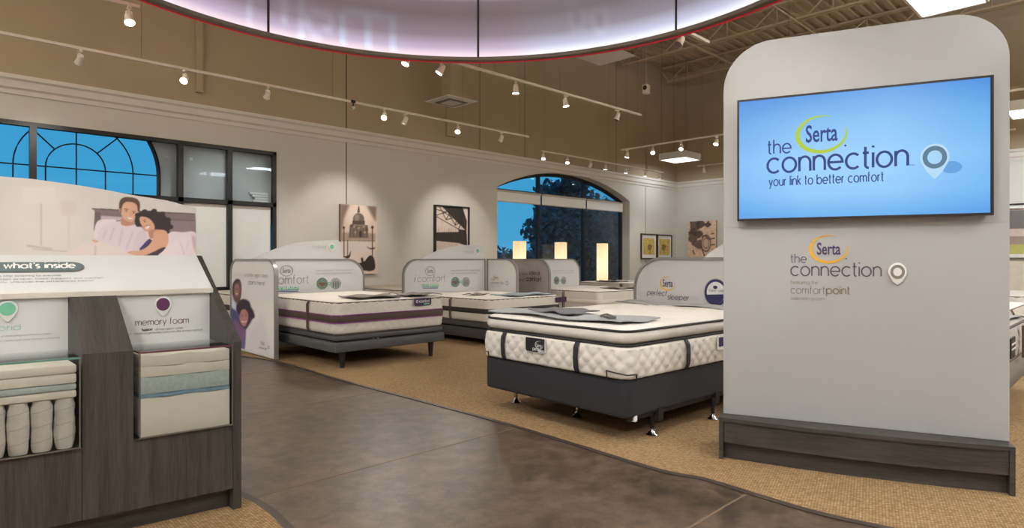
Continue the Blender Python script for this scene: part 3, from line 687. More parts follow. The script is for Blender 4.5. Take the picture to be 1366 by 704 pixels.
def spot(lit, loc, aim, label, group, power=1.0):
    loc = Vector(loc); aim = Vector(aim).normalized(); rz = math.atan2(aim.y, aim.x); el_ = math.atan2(-aim.z, math.hypot(aim.x, aim.y)); key = (lit, round(el_, 1))
    t = thing('track_spotlight', label, 'spotlight', loc, rz, group)
    if key not in protoS:
        A = Vector((math.cos(el_), 0, -math.sin(el_))); hc = Vector((0, 0, -.13)); parts = []
        parts.append(MB().box(-.03, .05, -.018, .018, -.035, 0).tube([(0, 0, -.03), (0, 0, -.09)], .008, 6).build('mount', m_track, t))
        parts.append(MB().box(-.022, .022, -.03, .03, -.14, -.06).tube([hc - A * .06, hc - A * .03, hc + A * .02, hc + A * .07], [.028, .04, .044, .056], 14).build('housing', m_house, t, smooth=30))
        parts.append(MB().tube([hc + A * .071, hc + A * .074], .048, 14).build('lamp_face', m_bulb if lit else m_bulb_off, t))
        protoS[key] = parts
    else:
        for o in protoS[key]: c = o.copy(); COL.objects.link(c); c.parent = t
    if lit:
        d = bpy.data.lights.new('spot_beam', 'SPOT'); d.energy = SPOT_POWER * power; d.color = (1, .94, .86); d.spot_size = R(62); d.spot_blend = .7; d.shadow_soft_size = .05
        o = bpy.data.objects.new('spot_beam', d); COL.objects.link(o); o.parent = t
        A = Vector((math.cos(el_), 0, -math.sin(el_))); o.location = Vector((0, 0, -.13)) + A * .1; o.rotation_euler = A.to_track_quat('-Z', 'Y').to_euler()
    return t
def trackX(label, short, Y, pxa, pxb, heads, hang):
    a = onY(pxa, 200, Y); b = onY(pxb, 200, Y); a.z = b.z = TZ; track(label, a, b, hang)
    for k, (px_, lit, aim, pw) in enumerate(heads):
        q = onY(px_, 200, Y); spot(lit, (q.x, Y, TZ), aim, '%s white spotlight, %s from the left on the %s' % ('lit' if lit else 'unlit', ORD[k], short), 'track spotlights', pw)
W_ = (.15, 1, -1.15)
trackX('long white light track beside the left wall above the shop front window', 'long track beside the left wall', 10.0, -60, 705,
       [(107, 1, (-.1, 1, -.8), .8), (247, 1, (-.55, -.7, -.7), 1), (357, 1, (.1, 1, -.9), .8), (513, 1, (-.6, -.6, -.7), 1), (541, 1, (-.1, 1, -1.1), 1.2), (611, 1, (-.6, -.5, -.8), 1), (669, 1, (.2, 1, -1.1), 1.2)], (.2, .5, .8, .97))
trackX('white light track emerging from behind the ring sign toward the arched window', 'track emerging from behind the ring sign', 6.95, 500, 855,
       [(543, 1, (-.7, .1, -1.6), 1), (589, 1, (-.6, .5, -1.2), 1), (688, 1, (.1, .1, -1.4), 1), (754, 1, (.2, -.2, -1.4), 1), (824, 0, (-.3, .3, -1), 1)], (.35, .6, .98))
trackX('thin white light track over the top of the arched window', 'track over the arched window', 11.06, 722, 885,
       [(725, 1, (-.4, -.3, -1.0), .7), (757, 1, (-.4, -.3, -1.2), .7), (788, 0, (.5, 1, -1), 1), (808, 1, (0, .2, -1.4), .8), (835, 1, (.1, .2, -1.4), .8), (861, 1, (.1, .3, -1.4), .5), (880, 1, (.3, .4, -1.3), .4)], (.02, .5, .98))
trackX('short white light track end poking out from the ring sign near the screen kiosk', 'short track end near the screen kiosk', 4.0, 904, 945, [(908, 0, (-.8, .2, -1.0), 1)], (.95,))
def trackY(label, short, X, pxa, Yb, heads, hang):
    a = onX(pxa, 200, X); a.z = TZ; track(label, a, (X, Yb, TZ), hang)
    for k, (px_, lit, aim, pw) in enumerate(heads):
        q = onX(px_, 200, X); spot(lit, (X, q.y, TZ), aim, '%s white spotlight, %s from the left on the %s' % ('lit' if lit else 'unlit', ORD[k], short), 'track spotlights', pw)
trackY('white light track crossing toward the screen kiosk in front of the far corner', 'track before the far corner', 13.3, 829, 1.0,
       [(837, 1, (-.2, .3, -1.5), .8), (871, 1, (-.9, -.5, -1.0), 1), (909, 1, (-.8, -.2, -1.2), 1), (956, 1, (-.8, 0, -1.2), 1)], (.02, .14, .5))
trackY('short white light track in front of the back wall beside the kiosk', 'track in front of the back wall', 17.3, 930, 2.0, [(939, 0, (.6, .2, -1), 1)], (.02, .5))
trackX('white light track hidden over the aisle left of the ring sign', 'track over the aisle', 7.9, -200, 186, [(172, 1, (0, -.6, -1.3), 1)], (.3, .8))
t = thing('track_camera', 'tiny dark camera clamped on the long light track', 'camera', (onY(471, 200, 9.98).x, 9.98, TZ))
MB().tube([(0, 0, .03), (0, 0, -.07)], .01, 6).box(-.04, .04, -.02, .02, .0, .045).build('clamp', m_dark, t); MB().tube([(.02, 0, -.08), (-.06, -.05, -.12)], .028, 10).build('body', m_house, t); MB().tube([(-.06, -.05, -.12), (-.064, -.053, -.122)], .018, 10).build('lens', m_teal, t)
# unseen spots added to light the aisle, kiosk and near bed from behind the ring
for k, (loc, aim, pw) in enumerate((((1.2, 1.2, TZ), (.9, .25, -1), 1.5), ((-1.6, 1.0, TZ), (.5, .8, -1.1), 1.0), ((1.9, 4.2, TZ + .0), (.7, -.35, -1.2), 1.2), ((6.9, 1.1, TZ), (-.5, .1, -1.0), .8))):
    spot(1, loc, aim, 'added lit white spotlight out of view above the aisle, %s of four' % ORD[k], 'added aisle spotlights', pw)

# ------------------------------------------------------------------ fluorescent troffers and air diffusers
m_diff = mat('troffer_lens', (255, 252, 248), .5, emit=1.6)
def troffer(label, c, lx, ly, h=.16, power=None):
    t = thing('ceiling_light', label, 'ceiling light', c, 0, 'fluorescent box lights')
    mb = MB(); mb.box(-lx / 2, lx / 2, -ly / 2, ly / 2, .015, h).box(-lx / 2, lx / 2, -ly / 2, -ly / 2 + .03, 0, .015).box(-lx / 2, lx / 2, ly / 2 - .03, ly / 2, 0, .015).box(-lx / 2, -lx / 2 + .03, -ly / 2, ly / 2, 0, .015).box(lx / 2 - .03, lx / 2, -ly / 2, ly / 2, 0, .015)
    mb.build('housing', m_white2, t)
    for i in range(2):
        for j in range(3):
            ax = -lx / 2 + .03 + (lx - .06) * j / 3; ay = -ly / 2 + .03 + (ly - .06) * i / 2
            MB().box(ax + .006, ax + (lx - .06) / 3 - .006, ay + .006, ay + (ly - .06) / 2 - .006, .006, .014).build('lens', m_diff, t)
    for s_ in (-1, 1): MB().tube([(s_ * lx * .4, 0, h), (s_ * lx * .4, 0, CZ - c[2] - .05)], .004, 4).build('hanging_cable', m_dark, t)
    area('troffer_light', (c[0], c[1], c[2] - .02), lx * .9, ly * .9, power or TROFFER_POWER)
    return t
q = P(1228, 25, 4.6); troffer('bright square fluorescent box light above the screen kiosk', (q.x - .55, q.y - .38, 4.6), 1.1, .76)
q = P(900, 218, 4.6); troffer('fluorescent box light hanging in front of the far corner', (q.x - .5, q.y - .5, 4.6), 1.0, 1.0, .22, power=25)
q = P(1350, 160, 4.6); troffer('fluorescent box light at the right edge beyond the kiosk', (q.x - .6, q.y - .6, 4.6), 1.2, 1.2, .22)
for k, (x, y) in enumerate(((3.5, -3.0), (9.5, -3.2), (-3.5, -3.0), (-3.5, 5.0), (15.5, -4.0))):  # unseen box lights added to raise the overall brightness
    troffer('added unseen fluorescent box light on the right side of the shop, %s of five' % ORD[k], (x, y, 4.9), 1.2, 1.2, power=80)
for k, (x, y) in enumerate(((1.0, -4.5), (7.5, -5.0), (13.5, -4.8), (-4.0, 1.0), (-4.5, 7.5))):  # unseen pendants added to brighten the ceiling and upper walls
    t = thing('added_pendant', 'added long white uplight pendant outside the view, %s of five' % ORD[k], 'ceiling light', (x, y, 5.6), 0, 'added uplight pendants')
    MB().box(-1.2, 1.2, -.15, .15, 0, .08).build('housing', m_white2, t)
    for s_ in (-1, 1): MB().tube([(s_, 0, .08), (s_, 0, CZ - 5.65)], .004, 4).build('hanging_cable', m_dark, t)
    area('uplight', (x, y, 5.72), 2.3, .28, UPLIGHT_POWER, (.80, .90, 1), (R(180), 0, 0)); area('downlight', (x, y, 5.58), 2.3, .28, UPLIGHT_POWER * .12, (.80, .90, 1))
def diffuser(label, c, s_, cone=True):
    t = thing('air_diffuser', label, 'air vent', c)
    MB().box(-s_ / 2, s_ / 2, -s_ / 2, s_ / 2, .0, .02).build('faceplate', m_white2, t)
    if cone:
        for k in (.42, .32, .22): MB().box(-s_ * k, s_ * k, -s_ * k, s_ * k, -.012 - (.42 - k) * .12, .0 - (.42 - k) * .12 + .004).build('slat', m_white2 if k != .32 else mat('vent_shadow', (120, 112, 104), .6), t)
        MB().box(-.16, .16, -.16, .16, .02, 3.3).build('duct', m_upper, t)
    else:
        [MB().tube([(a * s_ * .45, b * s_ * .45, .02), (a * s_ * .45, b * s_ * .45, CZ + .2 - c[2])], .005, 4).build('hanging_rod', m_dark, t) for a in (-1, 1) for b in (-1, 1)]
q = P(602, 136, 4.95); diffuser('square white air diffuser on a brown duct by the left wall', (q.x, q.y, 4.95), .86)
q = P(806, 75, 5.9); diffuser('flat white ceiling panel just below the red rim of the ring', (q.x, q.y, 5.9), 1.0, False)
q = onY(862, 118, 9.0)
t = thing('hanging_speaker', 'small white box speaker hanging on a cable below the joists', 'speaker', (q.x, q.y, q.z))
MB().box(-.09, .09, -.07, .07, -.14, .10).build('body', m_house, t, bevel=.02); MB().tube([(-.085, -.02, .0), (-.095, -.02, .0)], .06, 14).build('grille', m_dark, t); MB().tube([(0, 0, .1), (0, 0, CZ - q.z - .1)], .005, 4).build('cable', m_house, t)

# ------------------------------------------------------------------ pictures on the walls
def picture(name, label, F, x0, y0, x1, y1, cv, frame_m, fw=.03, depth=.05, matw=None, bottom=None):
    u0, v1 = F.px(x0, y0); u1, _ = F.px(x1, y0); _, v0 = F.px(x0, y1)
    t = thing(name, label, 'picture', F.pt((u0 + u1) / 2, v0, 0))
    g = lambda a, b, c, d, n0, n1: MB().hexa([F.pt(a, c, n0), F.pt(b, c, n0), F.pt(b, c, n1), F.pt(a, c, n1)], [F.pt(a, d, n0), F.pt(b, d, n0), F.pt(b, d, n1), F.pt(a, d, n1)])
    if fw:
        for a, b, c, d in ((u0, u0 + fw, v0, v1), (u1 - fw, u1, v0, v1), (u0 + fw, u1 - fw, v0, v0 + fw), (u0 + fw, u1 - fw, v1 - fw, v1)):
            g(a, b, c, d, .002, depth).build('frame', frame_m, t, world=True)
    g(u0 + fw, u1 - fw, v0 + fw, v1 - fw, .002, depth * (.5 if fw else 1)).build('mat_board' if matw else 'canvas', m_white2 if matw else frame_m, t, world=True)
    mw = matw or 0
    print_grid(F, t, u0 + fw + mw + .001, u1 - fw - mw - .001, v1 - fw - mw * 1.3 - .001, v0 + fw + mw * 1.3 + .001, 60, 90, cv, m_print, off=depth * (.5 if fw else 1) + .003)
    return t
FL = Frame((0, WY, 0), (1, 0, 0))
k = 6.7; zx = lambda x: 450 + x / k; zy = lambda y: 265 + y / k
cv = Canvas(448, 268, 506, 366, 8, (222, 200, 184)); cv.T = lambda x, y: (zx(x), zy(y))
cv.oval(190, 160, 110, 120, (236, 218, 204), 3)
cv.poly([(25, 45), (110, 50), (60, 170), (35, 330), (22, 520)], (110, 92, 80), 1.5, .8); cv.poly([(260, 60), (350, 68), (345, 210), (310, 150)], (108, 90, 76), 1.5, .8)
cv.poly([(25, 300), (340, 310), (338, 372), (25, 372)], (150, 128, 112), 1, .7)
D1 = (92, 76, 66)
cv.poly([(188, 65), (195, 65), (203, 125), (178, 125)], D1, .2); cv.oval(190, 180, 50, 52, (122, 104, 92), .3); cv.oval(175, 170, 20, 34, (158, 138, 124), .8)
cv.poly([(135, 195), (245, 195), (245, 232), (135, 232)], D1, .2); cv.poly([(112, 232), (272, 236), (278, 350), (100, 350)], (126, 106, 92), .3)
for xx in (118, 145, 178, 232, 262): cv.line([(xx, 238), (xx, 346)], .9, D1)
cv.oval(207, 315, 13, 32, (60, 48, 42), .2); cv.oval(130, 240, 12, 14, D1, .2); cv.oval(262, 275, 12, 16, D1, .2)
for x_, y_ in ((150, 250), (190, 262), (235, 250), (160, 300), (245, 300)): cv.oval(x_, y_, 8, 10, (186, 166, 150), .3)
cv.line([(30, 372), (338, 378)], .9, (88, 72, 62))
cv.poly([(25, 385), (336, 390), (332, 600), (25, 600)], (226, 208, 198), .4); cv.oval(150, 440, 80, 50, (216, 204, 202), 3)
for xx, y0_, y1_ in ((58, 245, 525), (92, 370, 525), (312, 240, 510)): cv.line([(xx, y0_), (xx, y1_)], 1.4, (66, 52, 44))
cv.oval(58, 258, 10, 12, (60, 48, 40), .2); cv.oval(313, 256, 12, 14, (60, 48, 40), .2)
cv.curve([(262, 425), (290, 440), (332, 436), (332, 448), (285, 448)], (70, 56, 48), .2)
cv.curve([(60, 515), (100, 505), (120, 465), (112, 520), (85, 534)], (60, 46, 38), .2)
cv.curve([(185, 600), (185, 575), (215, 570), (210, 535), (225, 525), (240, 560), (270, 525), (300, 505), (330, 540), (330, 635), (230, 640)], (50, 40, 34), .25)
picture('canvas_picture', 'sepia canvas print of a domed church beside a canal', FL, 452.3, 272, 501.5, 366, cv, mat('canvas_side', (110, 92, 80), .8), 0, .06)
k2 = 9.383; cv = Canvas(574, 268, 630, 345, 8, (214, 198, 188)); cv.T = lambda x, y: (570 + x / k2, 265 + y / k2); B1 = (48, 40, 36)
cv.poly([(180, 80), (440, 100), (495, 280), (490, 400), (380, 300), (260, 180)], B1, .2); cv.poly([(445, 105), (500, 108), (495, 270)], (228, 216, 208), .2)
for a, b in (((100, 215), (400, 385)), ((100, 210), (245, 165)), ((145, 80), (190, 170)), ((190, 170), (235, 260)), ((235, 260), (275, 190)), ((235, 265), (330, 235)), ((275, 200), (350, 330)), ((345, 330), (370, 265)), ((200, 165), (300, 225)), ((345, 335), (400, 300)), ((390, 380), (420, 310)), ((100, 130), (240, 165))): cv.line([a, b], 1.0, B1)
cv.line([(180, 80), (490, 395)], 1.8, B1); cv.poly([(95, 420), (390, 415), (390, 380), (490, 395), (500, 590), (390, 555), (95, 525)], B1, .2)
for x_ in range(140, 380, 26): cv.line([(x_, 360 + (x_ % 5) * 4), (x_, 418)], .35, (150, 134, 124))
cv.poly([(95, 535), (390, 560), (390, 640), (95, 640)], (196, 180, 172), .4); cv.grain(26, .8, 4)
picture('framed_picture', 'black framed photograph of a steel bridge over dark water', FL, 578.2, 273, 624, 345, cv, m_black, .035, .08)
def floral(x0, lab, seed):
    cv = Canvas(x0 - 1, 308, x0 + 24, 350, 8, (198, 172, 92)); cv.grain(60, .8, seed)
    cx = x0 + (12.5 if seed == 1 else 9.5)
    for i in range(5): cv.oval(cx + 1.6 * math.cos(i * 1.3), 329 + 3 * math.sin(i * 1.3) + i * .4, 1.5, 2, (112, 92, 72), .4, .8)
    cv.line([(cx, 331), (cx + .5, 340)], .8, (132, 104, 66), .3)
    picture('framed_picture', lab, FL, x0, 311.2 + (1.2 if seed == 2 else 0), x0 + (20.8 if seed == 1 else 19.4), 345.5 if seed == 1 else 346, cv, mat('bronze_frame', (62, 50, 38), .4), .04, .05, matw=.09)
floral(854.2, 'gold flower print in a dark frame, the left one of the pair', 1); floral(875.8, 'gold flower print in a dark frame, the right one nearest the far corner', 2)
FB = Frame((BX, 0, 0), (0, -1, 0))
cv = Canvas(916, 292, 962, 348, 8, (222, 188, 160)); k3 = 8.8; cv.T = lambda x, y: (840 + x / k3, 280 + y / k3)
cv.grain(50, 1.2, 9)
for c_, a, b, r_ in (((86, 68, 58), 760, 180, 60), ((70, 56, 48), 830, 170, 50), ((60, 48, 44), 920, 170, 34), ((84, 66, 56), 740, 310, 60), ((64, 52, 46), 800, 280, 50), ((90, 70, 58), 800, 400, 60), ((100, 80, 68), 880, 330, 38), ((74, 58, 50), 740, 250, 40)):
    cv.curve([(a + r_ * (1 + .3 * math.sin(3 * i + a)) * math.cos(i * .785), b + r_ * (1 + .3 * math.cos(2 * i + b)) * math.sin(i * .785)) for i in range(8)], c_, .4, .85)
for r_, c_ in ((80, (92, 72, 60)), (66, (214, 180, 152)), (50, (110, 88, 74)), (40, (216, 184, 158))): cv.oval(895, 390, r_ * .75, r_ * 1.3, c_, .25, .9)
for a, b in (((820, 400), (880, 540)), ((880, 300), (950, 350)), ((950, 340), (1000, 330)), ((960, 280), (990, 275)), ((950, 410), (1000, 405)), ((760, 520), (740, 470))): cv.line([a, b], 1.6, (96, 74, 62), .3)
picture('canvas_picture', 'sepia canvas print of motorcycle parts on the back wall', FB, 919, 295.5, 956.5, 350, cv, mat('canvas_side', (110, 92, 80), .8), 0, .05)

# service window in the back wall seen past the right side of the kiosk
sw = thing('window_3', None, None, kind='structure')
ya = onX(1340, 300, BX).y; yb = ya - 3.4
def zz(py, px_=1357): return onX(px_, py, BX).z
g = lambda z0, z1, n0, n1, m, nm, y0=yb, y1=ya: MB().box(BX - n1, BX - n0, y0, y1, z0, z1).build(nm, m, sw)
g(zz(273.5), zz(271.5), 0, .08, m_black, 'window_frame'); g(zz(278), zz(273.5), 0, .06, m_white2, 'head_trim'); g(zz(315), zz(278), 0, .01, mat('booth_pink', (196, 180, 168), .8), 'booth_wall')
g(zz(304.5), zz(280.5), .01, .02, mat('booth_grey', (112, 108, 106), .5), 'booth_panel', ya - 1.0, ya)
g(zz(326), zz(315), 0, .01, mat('booth_taupe', (158, 140, 128), .8), 'booth_band'); g(zz(339), zz(326), 0, .012, mat('booth_olive', (176, 172, 96), .8), 'booth_panel'); g(zz(343.5), zz(339), 0, .2, m_white2, 'ledge')

# ------------------------------------------------------------------ column lamps in front of the arched window
m_paper = mat('paper_shade_lit', (255, 214, 140), .7, emit=1.0, var=.12, scale=9)
def paper():
    m = bpy.data.materials.new('glowing_paper'); m.use_nodes = True; n_ = m.node_tree; p_ = n_.nodes['Principled BSDF']
    t_ = n_.nodes.new('ShaderNodeTexCoord'); v = n_.nodes.new('ShaderNodeTexVoronoi'); v.inputs['Scale'].default_value = 30; n_.links.new(t_.outputs['Object'], v.inputs['Vector'])
    s_ = n_.nodes.new('ShaderNodeVectorMath'); s_.operation = 'DISTANCE'; s_.inputs[1].default_value = (0, 0, 1.1); n_.links.new(t_.outputs['Object'], s_.inputs[0])
    r_ = n_.nodes.new('ShaderNodeValToRGB'); e_ = r_.color_ramp.elements; e_[0].position = .12; e_[0].color = (1, .86, .55, 1); e_[1].position = .62; e_[1].color = (.66, .48, .25, 1); n_.links.new(s_.outputs['Value'], r_.inputs[0])
    mr_ = n_.nodes.new('ShaderNodeMapRange'); mr_.inputs['To Min'].default_value = .62; mr_.inputs['To Max'].default_value = .85; n_.links.new(v.outputs['Distance'], mr_.inputs['Value'])
    p_.inputs['Base Color'].default_value = (.7, .55, .35, 1); n_.links.new(r_.outputs[0], p_.inputs['Emission Color']); n_.links.new(mr_.outputs[0], p_.inputs['Emission Strength'])
    return m
m_paper = paper()
for k_, (px_, lab) in enumerate(((693, 'glowing square paper column lamp, left one before the arched window'), (748, 'glowing square paper column lamp, middle one before the arched window'), (803.5, 'glowing square paper column lamp, right one standing clear of the headboards'))):
    q = onY(px_, 345, 11.45); t = thing('column_lamp', lab, 'floor lamp', (q.x, 11.45, 0), R(4), 'column lamps')
    MB().box(-.125, .125, -.125, .125, .04, 1.76).build('lamp_shade', m_paper, t, bevel=.008); MB().box(-.12, .12, -.12, .12, 0, .04).build('base', m_dark, t)

# ------------------------------------------------------------------ beds
m_plush = mat('mattress_plush', (218, 212, 206), .9, var=.02, bump=.25, bscale=60)
m_quilt = mat('quilted_side', (208, 202, 194), .85, var=.03, scale=30, bump=.2, bscale=250)
m_navyf = mat('charcoal_fabric', (36, 35, 41), .8, var=.35, scale=140, bump=.5, bscale=260)
m_basef = mat('slate_upholstery', (74, 74, 76), .6, var=.05, scale=30)
m_band = mat('brown_band', (78, 62, 56), .8, var=.12, scale=60, stretch=(1, 1, 14))
m_bandk = mat('dark_band', (48, 42, 42), .8, var=.12, scale=60, stretch=(1, 1, 14))
m_pline = mat('purple_line', (142, 62, 140), .7)
m_strap = mat('black_strap', (38, 36, 40), .7, bump=.3, bscale=500)
m_leg = mat('black_leg', (26, 26, 28), .4)
m_mat = mat('grey_foot_mat', (156, 158, 160), .7, var=.05, scale=10)
m_matd = mat('brown_foot_mat', (104, 94, 88), .7, var=.05)

def rloop(L, W, r, ds=.05, inset=0.0):
    L2, W2 = L - 2 * inset, W - 2 * inset; r = max(.005, r - inset); pts = []; s = 0
    segs = [((r, 0), (L2 - r, 0), (0, -1)), None, ((L2, r), (L2, W2 - r), (1, 0)), None, ((L2 - r, W2), (r, W2), (0, 1)), None, ((0, W2 - r), (0, r), (-1, 0)), None]
    cs = [None, (L2 - r, r, -90), None, (L2 - r, W2 - r, 0), None, (r, W2 - r, 90), None, (r, r, 180)]
    for k in range(8):
        if segs[k]:
            a, b, n = segs[k]; ln = math.hypot(b[0] - a[0], b[1] - a[1]); m = max(2, int(ln / ds))
            for i in range(m): pts.append((a[0] + (b[0] - a[0]) * i / m, a[1] + (b[1] - a[1]) * i / m, n[0], n[1], s + ln * i / m))
            s += ln
        else:
            cx, cy, a0 = cs[k]; m = max(3, int(r * 1.57 / ds) + 2)
            for i in range(m):
                t = R(a0 + 90 * i / m); pts.append((cx + r * math.cos(t), cy + r * math.sin(t), math.cos(t), math.sin(t), s + r * 1.57 * i / m))
            s += r * 1.57
    return [(x + inset, y + inset, nx, ny, s_) for x, y, nx, ny, s_ in pts]
def cushion(L, W, z0, z1, r, prof, ds, disp=None, dome=.0, tuft=None, rings=16):
    lp = rloop(L, W, r, ds); n = len(lp); vs = []; fs = []
    for z, o in prof:                                   # (height fraction, outward offset)
        zz_ = z0 + (z1 - z0) * z
        for x, y, nx, ny, s in lp:
            d = o + (disp(s, zz_) if disp and .04 < z < .97 else 0); vs.append((x + nx * d, y + ny * d, zz_))
    m = len(prof)
    for i in range(m - 1):
        for k in range(n): fs.append((i * n + k, i * n + (k + 1) % n, (i + 1) * n + (k + 1) % n, (i + 1) * n + k))
    last = vs[-n:]
    for j in range(1, rings):
        k_ = 1 - (j / rings) ** 1.1 if j < rings else 0
        for x, y, _ in last:
            px_, py_ = L / 2 + (x - L / 2) * k_, W / 2 + (y - W / 2) * k_
            vs.append((px_, py_, z1 + dome * (1 - k_ ** 6) + (tuft(px_, py_) * min(1, 4 * (1 - k_)) if tuft else 0)))
        a = (m - 1 + j - 1) * n; b = a + n
        for k in range(n): fs.append((a + k, a + (k + 1) % n, b + (k + 1) % n, b + k))
    vs.append((L / 2, W / 2, z1 + dome)); c = len(vs) - 1; a = (m + rings - 2) * n
    for k in range(n): fs.append((a + k, a + (k + 1) % n, c))
    fs.append(tuple(range(n))[::-1])
    mb = MB(); mb.add(vs, fs); return mb
def cord(L, W, r, z, rad, out=.004, ds=.06):
    return MB().tube([(x + nx * out, y + ny * out, z) for x, y, nx, ny, s in rloop(L, W, r, ds)], rad, 6, closed=True)
def strip(L, W, r, za, zb, out, disp=None, ds=.05):
    lp = rloop(L, W, r, ds); n = len(lp); vs = []; m = 5
    for j in range(m):
        z = za + (zb - za) * j / (m - 1)
        for x, y, nx, ny, s in lp:
            d = (out if 0 < j < m - 1 else out - .008); vs.append((x + nx * d, y + ny * d, z))
    mb = MB(); mb.add(vs, [(j * n + k, j * n + (k + 1) % n, (j + 1) * n + (k + 1) % n, (j + 1) * n + k) for j in range(m - 1) for k in range(n)]); return mb
bulge = [(0, -.015), (.04, -.004)] + [(t, .012 * math.sin(math.pi * t)) for t in [.1 + .05 * i for i in range(17)]] + [(.95, .0), (.985, -.012), (1, -.035)]
def tuftf(a, b, amp): return lambda x, y: amp * (abs(math.sin(math.pi * x / a + .3 * math.sin(5 * y))) * abs(math.sin(math.pi * y / b + .3 * math.sin(4 * x)))) ** .5 - amp * .6

def mem_mattress(label, loc, rz, L, W, z0, z1, band, line, group, tagcol=None, dsq=.05, handles=((.5, .0),)):
    t = thing('mattress', label, 'mattress', (loc[0], loc[1], 0), rz, group)
    q = lambda s, z: .010 * (abs(math.cos(math.pi * (s / .11 + z / .09)) * math.cos(math.pi * (s / .11 - z / .09)))) ** .6
    cushion(L, W, z0, z1, .09, bulge, dsq, q, .012, tuftf(.25, .25, .010)).build('body', m_quilt, t, smooth=50)
    hb = z1 - z0; za, zb = z0 + hb * .37, z0 + hb * .58
    strip(L, W, .09, za, zb, .028).build('band', band, t, smooth=40)
    if line:
        for z in (za - .004, zb + .004): strip(L, W, .09, z - .006, z + .006, .029).build('purple_line', line, t, smooth=40)
    cord(L, W, .09, z0 + .012, .008).build('piping', m_cord, t, smooth=60); cord(L, W, .09, z1 - .018, .009, .0).build('piping', m_cord, t, smooth=60)
    for x, dy in handles:
        for s_ in (0, .035):
            MB().tube([(x + s_, -.012, z0 + .01), (x + s_, -.03, z0 + .05), (x + s_, -.032, z1 - .06), (x + s_, -.01, z1 - .015)], .009, 6).build('cord_handle', m_cord, t, smooth=60)
            MB().tube([(x + s_, W + .012, z0 + .01), (x + s_, W + .03, z0 + .05), (x + s_, W + .032, z1 - .06), (x + s_, W + .01, z1 - .015)], .009, 6).build('cord_handle', m_cord, t, smooth=60)
    return t
def wood_base(label, loc, rz, L, W, zb, zt, group, gap=True):
    t = thing('bed_base', label, 'bed base', (loc[0], loc[1], 0), rz, group)
    zm = zb + (zt - zb) * .62
    MB().box(-.01, L, -.01, W + .01, zb, zm - .006).build('lower_frame', m_basef, t, bevel=.02)
    MB().box(.005, L, .005, W - .005, zm + .008, zt).build('upper_deck', m_basef, t, bevel=.02)
    if gap:
        for y in (W * .62, W * .66): MB().box(.03, .08, y, y + .03, zm - .012, zm + .012).build('hinge_bolt', m_chrome, t)
        MB().box(.05, L - .05, .05, W - .05, zm - .03, zm + .02).build('hinge_core', m_dark, t)
    for x in (.10, L - .1):
        for y in (.14, W - .14): MB().tube([(x, y, 0.0075), (x, y, zb + .01)], [.026, .042], 12).build('leg', m_leg, t, smooth=40)
    return t
def foot_mat(name, label, loc, rz, x0, x1, y0, y1, z, m, seed=0, group=None):
    t = thing(name, label, 'foot mat', (loc[0], loc[1], z), rz, group); mb = MB(); nx, ny = 14, 24; vs = []
    for k in (0, 1):
        for i in range(nx + 1):
            for j in range(ny + 1):
                a, b = i / nx, j / ny; ex = .02 * math.sin(b * 9 + seed) * (1 - a) + .025 * math.sin(b * 5 + seed * 2) * a; ey = .015 * math.sin(a * 8 + seed)
                vs.append((x0 + (x1 - x0) * a + ex, y0 + (y1 - y0) * b + ey, .008 * math.sin(a * 6 + b * 11 + seed) + .009 + k * .008))
    N_ = (nx + 1) * (ny + 1); fs = []
    for i in range(nx):
        for j in range(ny):
            a = i * (ny + 1) + j; fs.append((a, a + 1, a + ny + 2, a + ny + 1)); fs.append((N_ + a, N_ + a + ny + 1, N_ + a + ny + 2, N_ + a + 1))
    rim = [i * (ny + 1) for i in range(nx + 1)] + [nx * (ny + 1) + j for j in range(1, ny + 1)] + [i * (ny + 1) + ny for i in range(nx - 1, -1, -1)] + list(range(ny - 1, 0, -1))
    for a, b in zip(rim, rim[1:] + rim[:1]): fs.append((a, b, b + N_, a + N_))
    mb.add(vs, fs); mb.build('sheet', m, t, smooth=50); return t

# --- the near bed with the pillow top
RZ_P = R(-2.4); PO = P(836, 560, .19); lx = Vector((math.cos(RZ_P), math.sin(RZ_P), 0)); ly = Vector((-math.sin(RZ_P), math.cos(RZ_P), 0))
PL, PW = 2.04, 1.54
t = thing('box_spring', 'charcoal box spring of the near bed on chrome glides', 'box spring', (PO.x, PO.y, 0), RZ_P)
cushion(PL, PW, .19, .45, .055, [(0, -.012), (.03, -.002), (.1, .0), (.9, .0), (.97, -.002), (1, -.012)], .08).build('body', m_navyf, t, smooth=50)
cord(PL, PW, .055, .447, .006, -.004).build('piping', m_strap, t, smooth=60)
MB().box(.05, PL, .018, .03, .165, .19).box(.05, PL, .02, .07, .165, .172).build('rail', m_leg, t); MB().box(.09, .12, .0, .03, .16, .2).build('rail_cap', m_white2, t)
MB().box(.36, .42, -.012, .02, .12, .215).build('clamp', m_leg, t); MB().box(1.15, 1.21, -.012, .02, .12, .215).build('clamp', m_leg, t)
FLR = lambda px_, py_: P(px_, py_, .007) - Vector((PO.x, PO.y, .007))
for px_, py_ in ((688, 537), (770, 556), (870, 580), (951, 559)):
    d = FLR(px_, py_); x, y = d.dot(lx), d.dot(ly)
    mbt = MB().lathe([(.045, .0075), (.045, .014), (.032, .022), (.018, .04), (.014, .06)], (x, y, 0), 16); gl = mbt.build('glide', m_chrome, t, smooth=40)
    MB().tube([(x, y, .055), (x, y, .18)], .016, 8).build('leg', m_leg if px_ > 800 else m_chrome, t, smooth=60)
t = thing('mattress', 'thick quilted pillow-top mattress with black straps on the near bed', 'mattress', (PO.x, PO.y, 0), RZ_P); MP = t
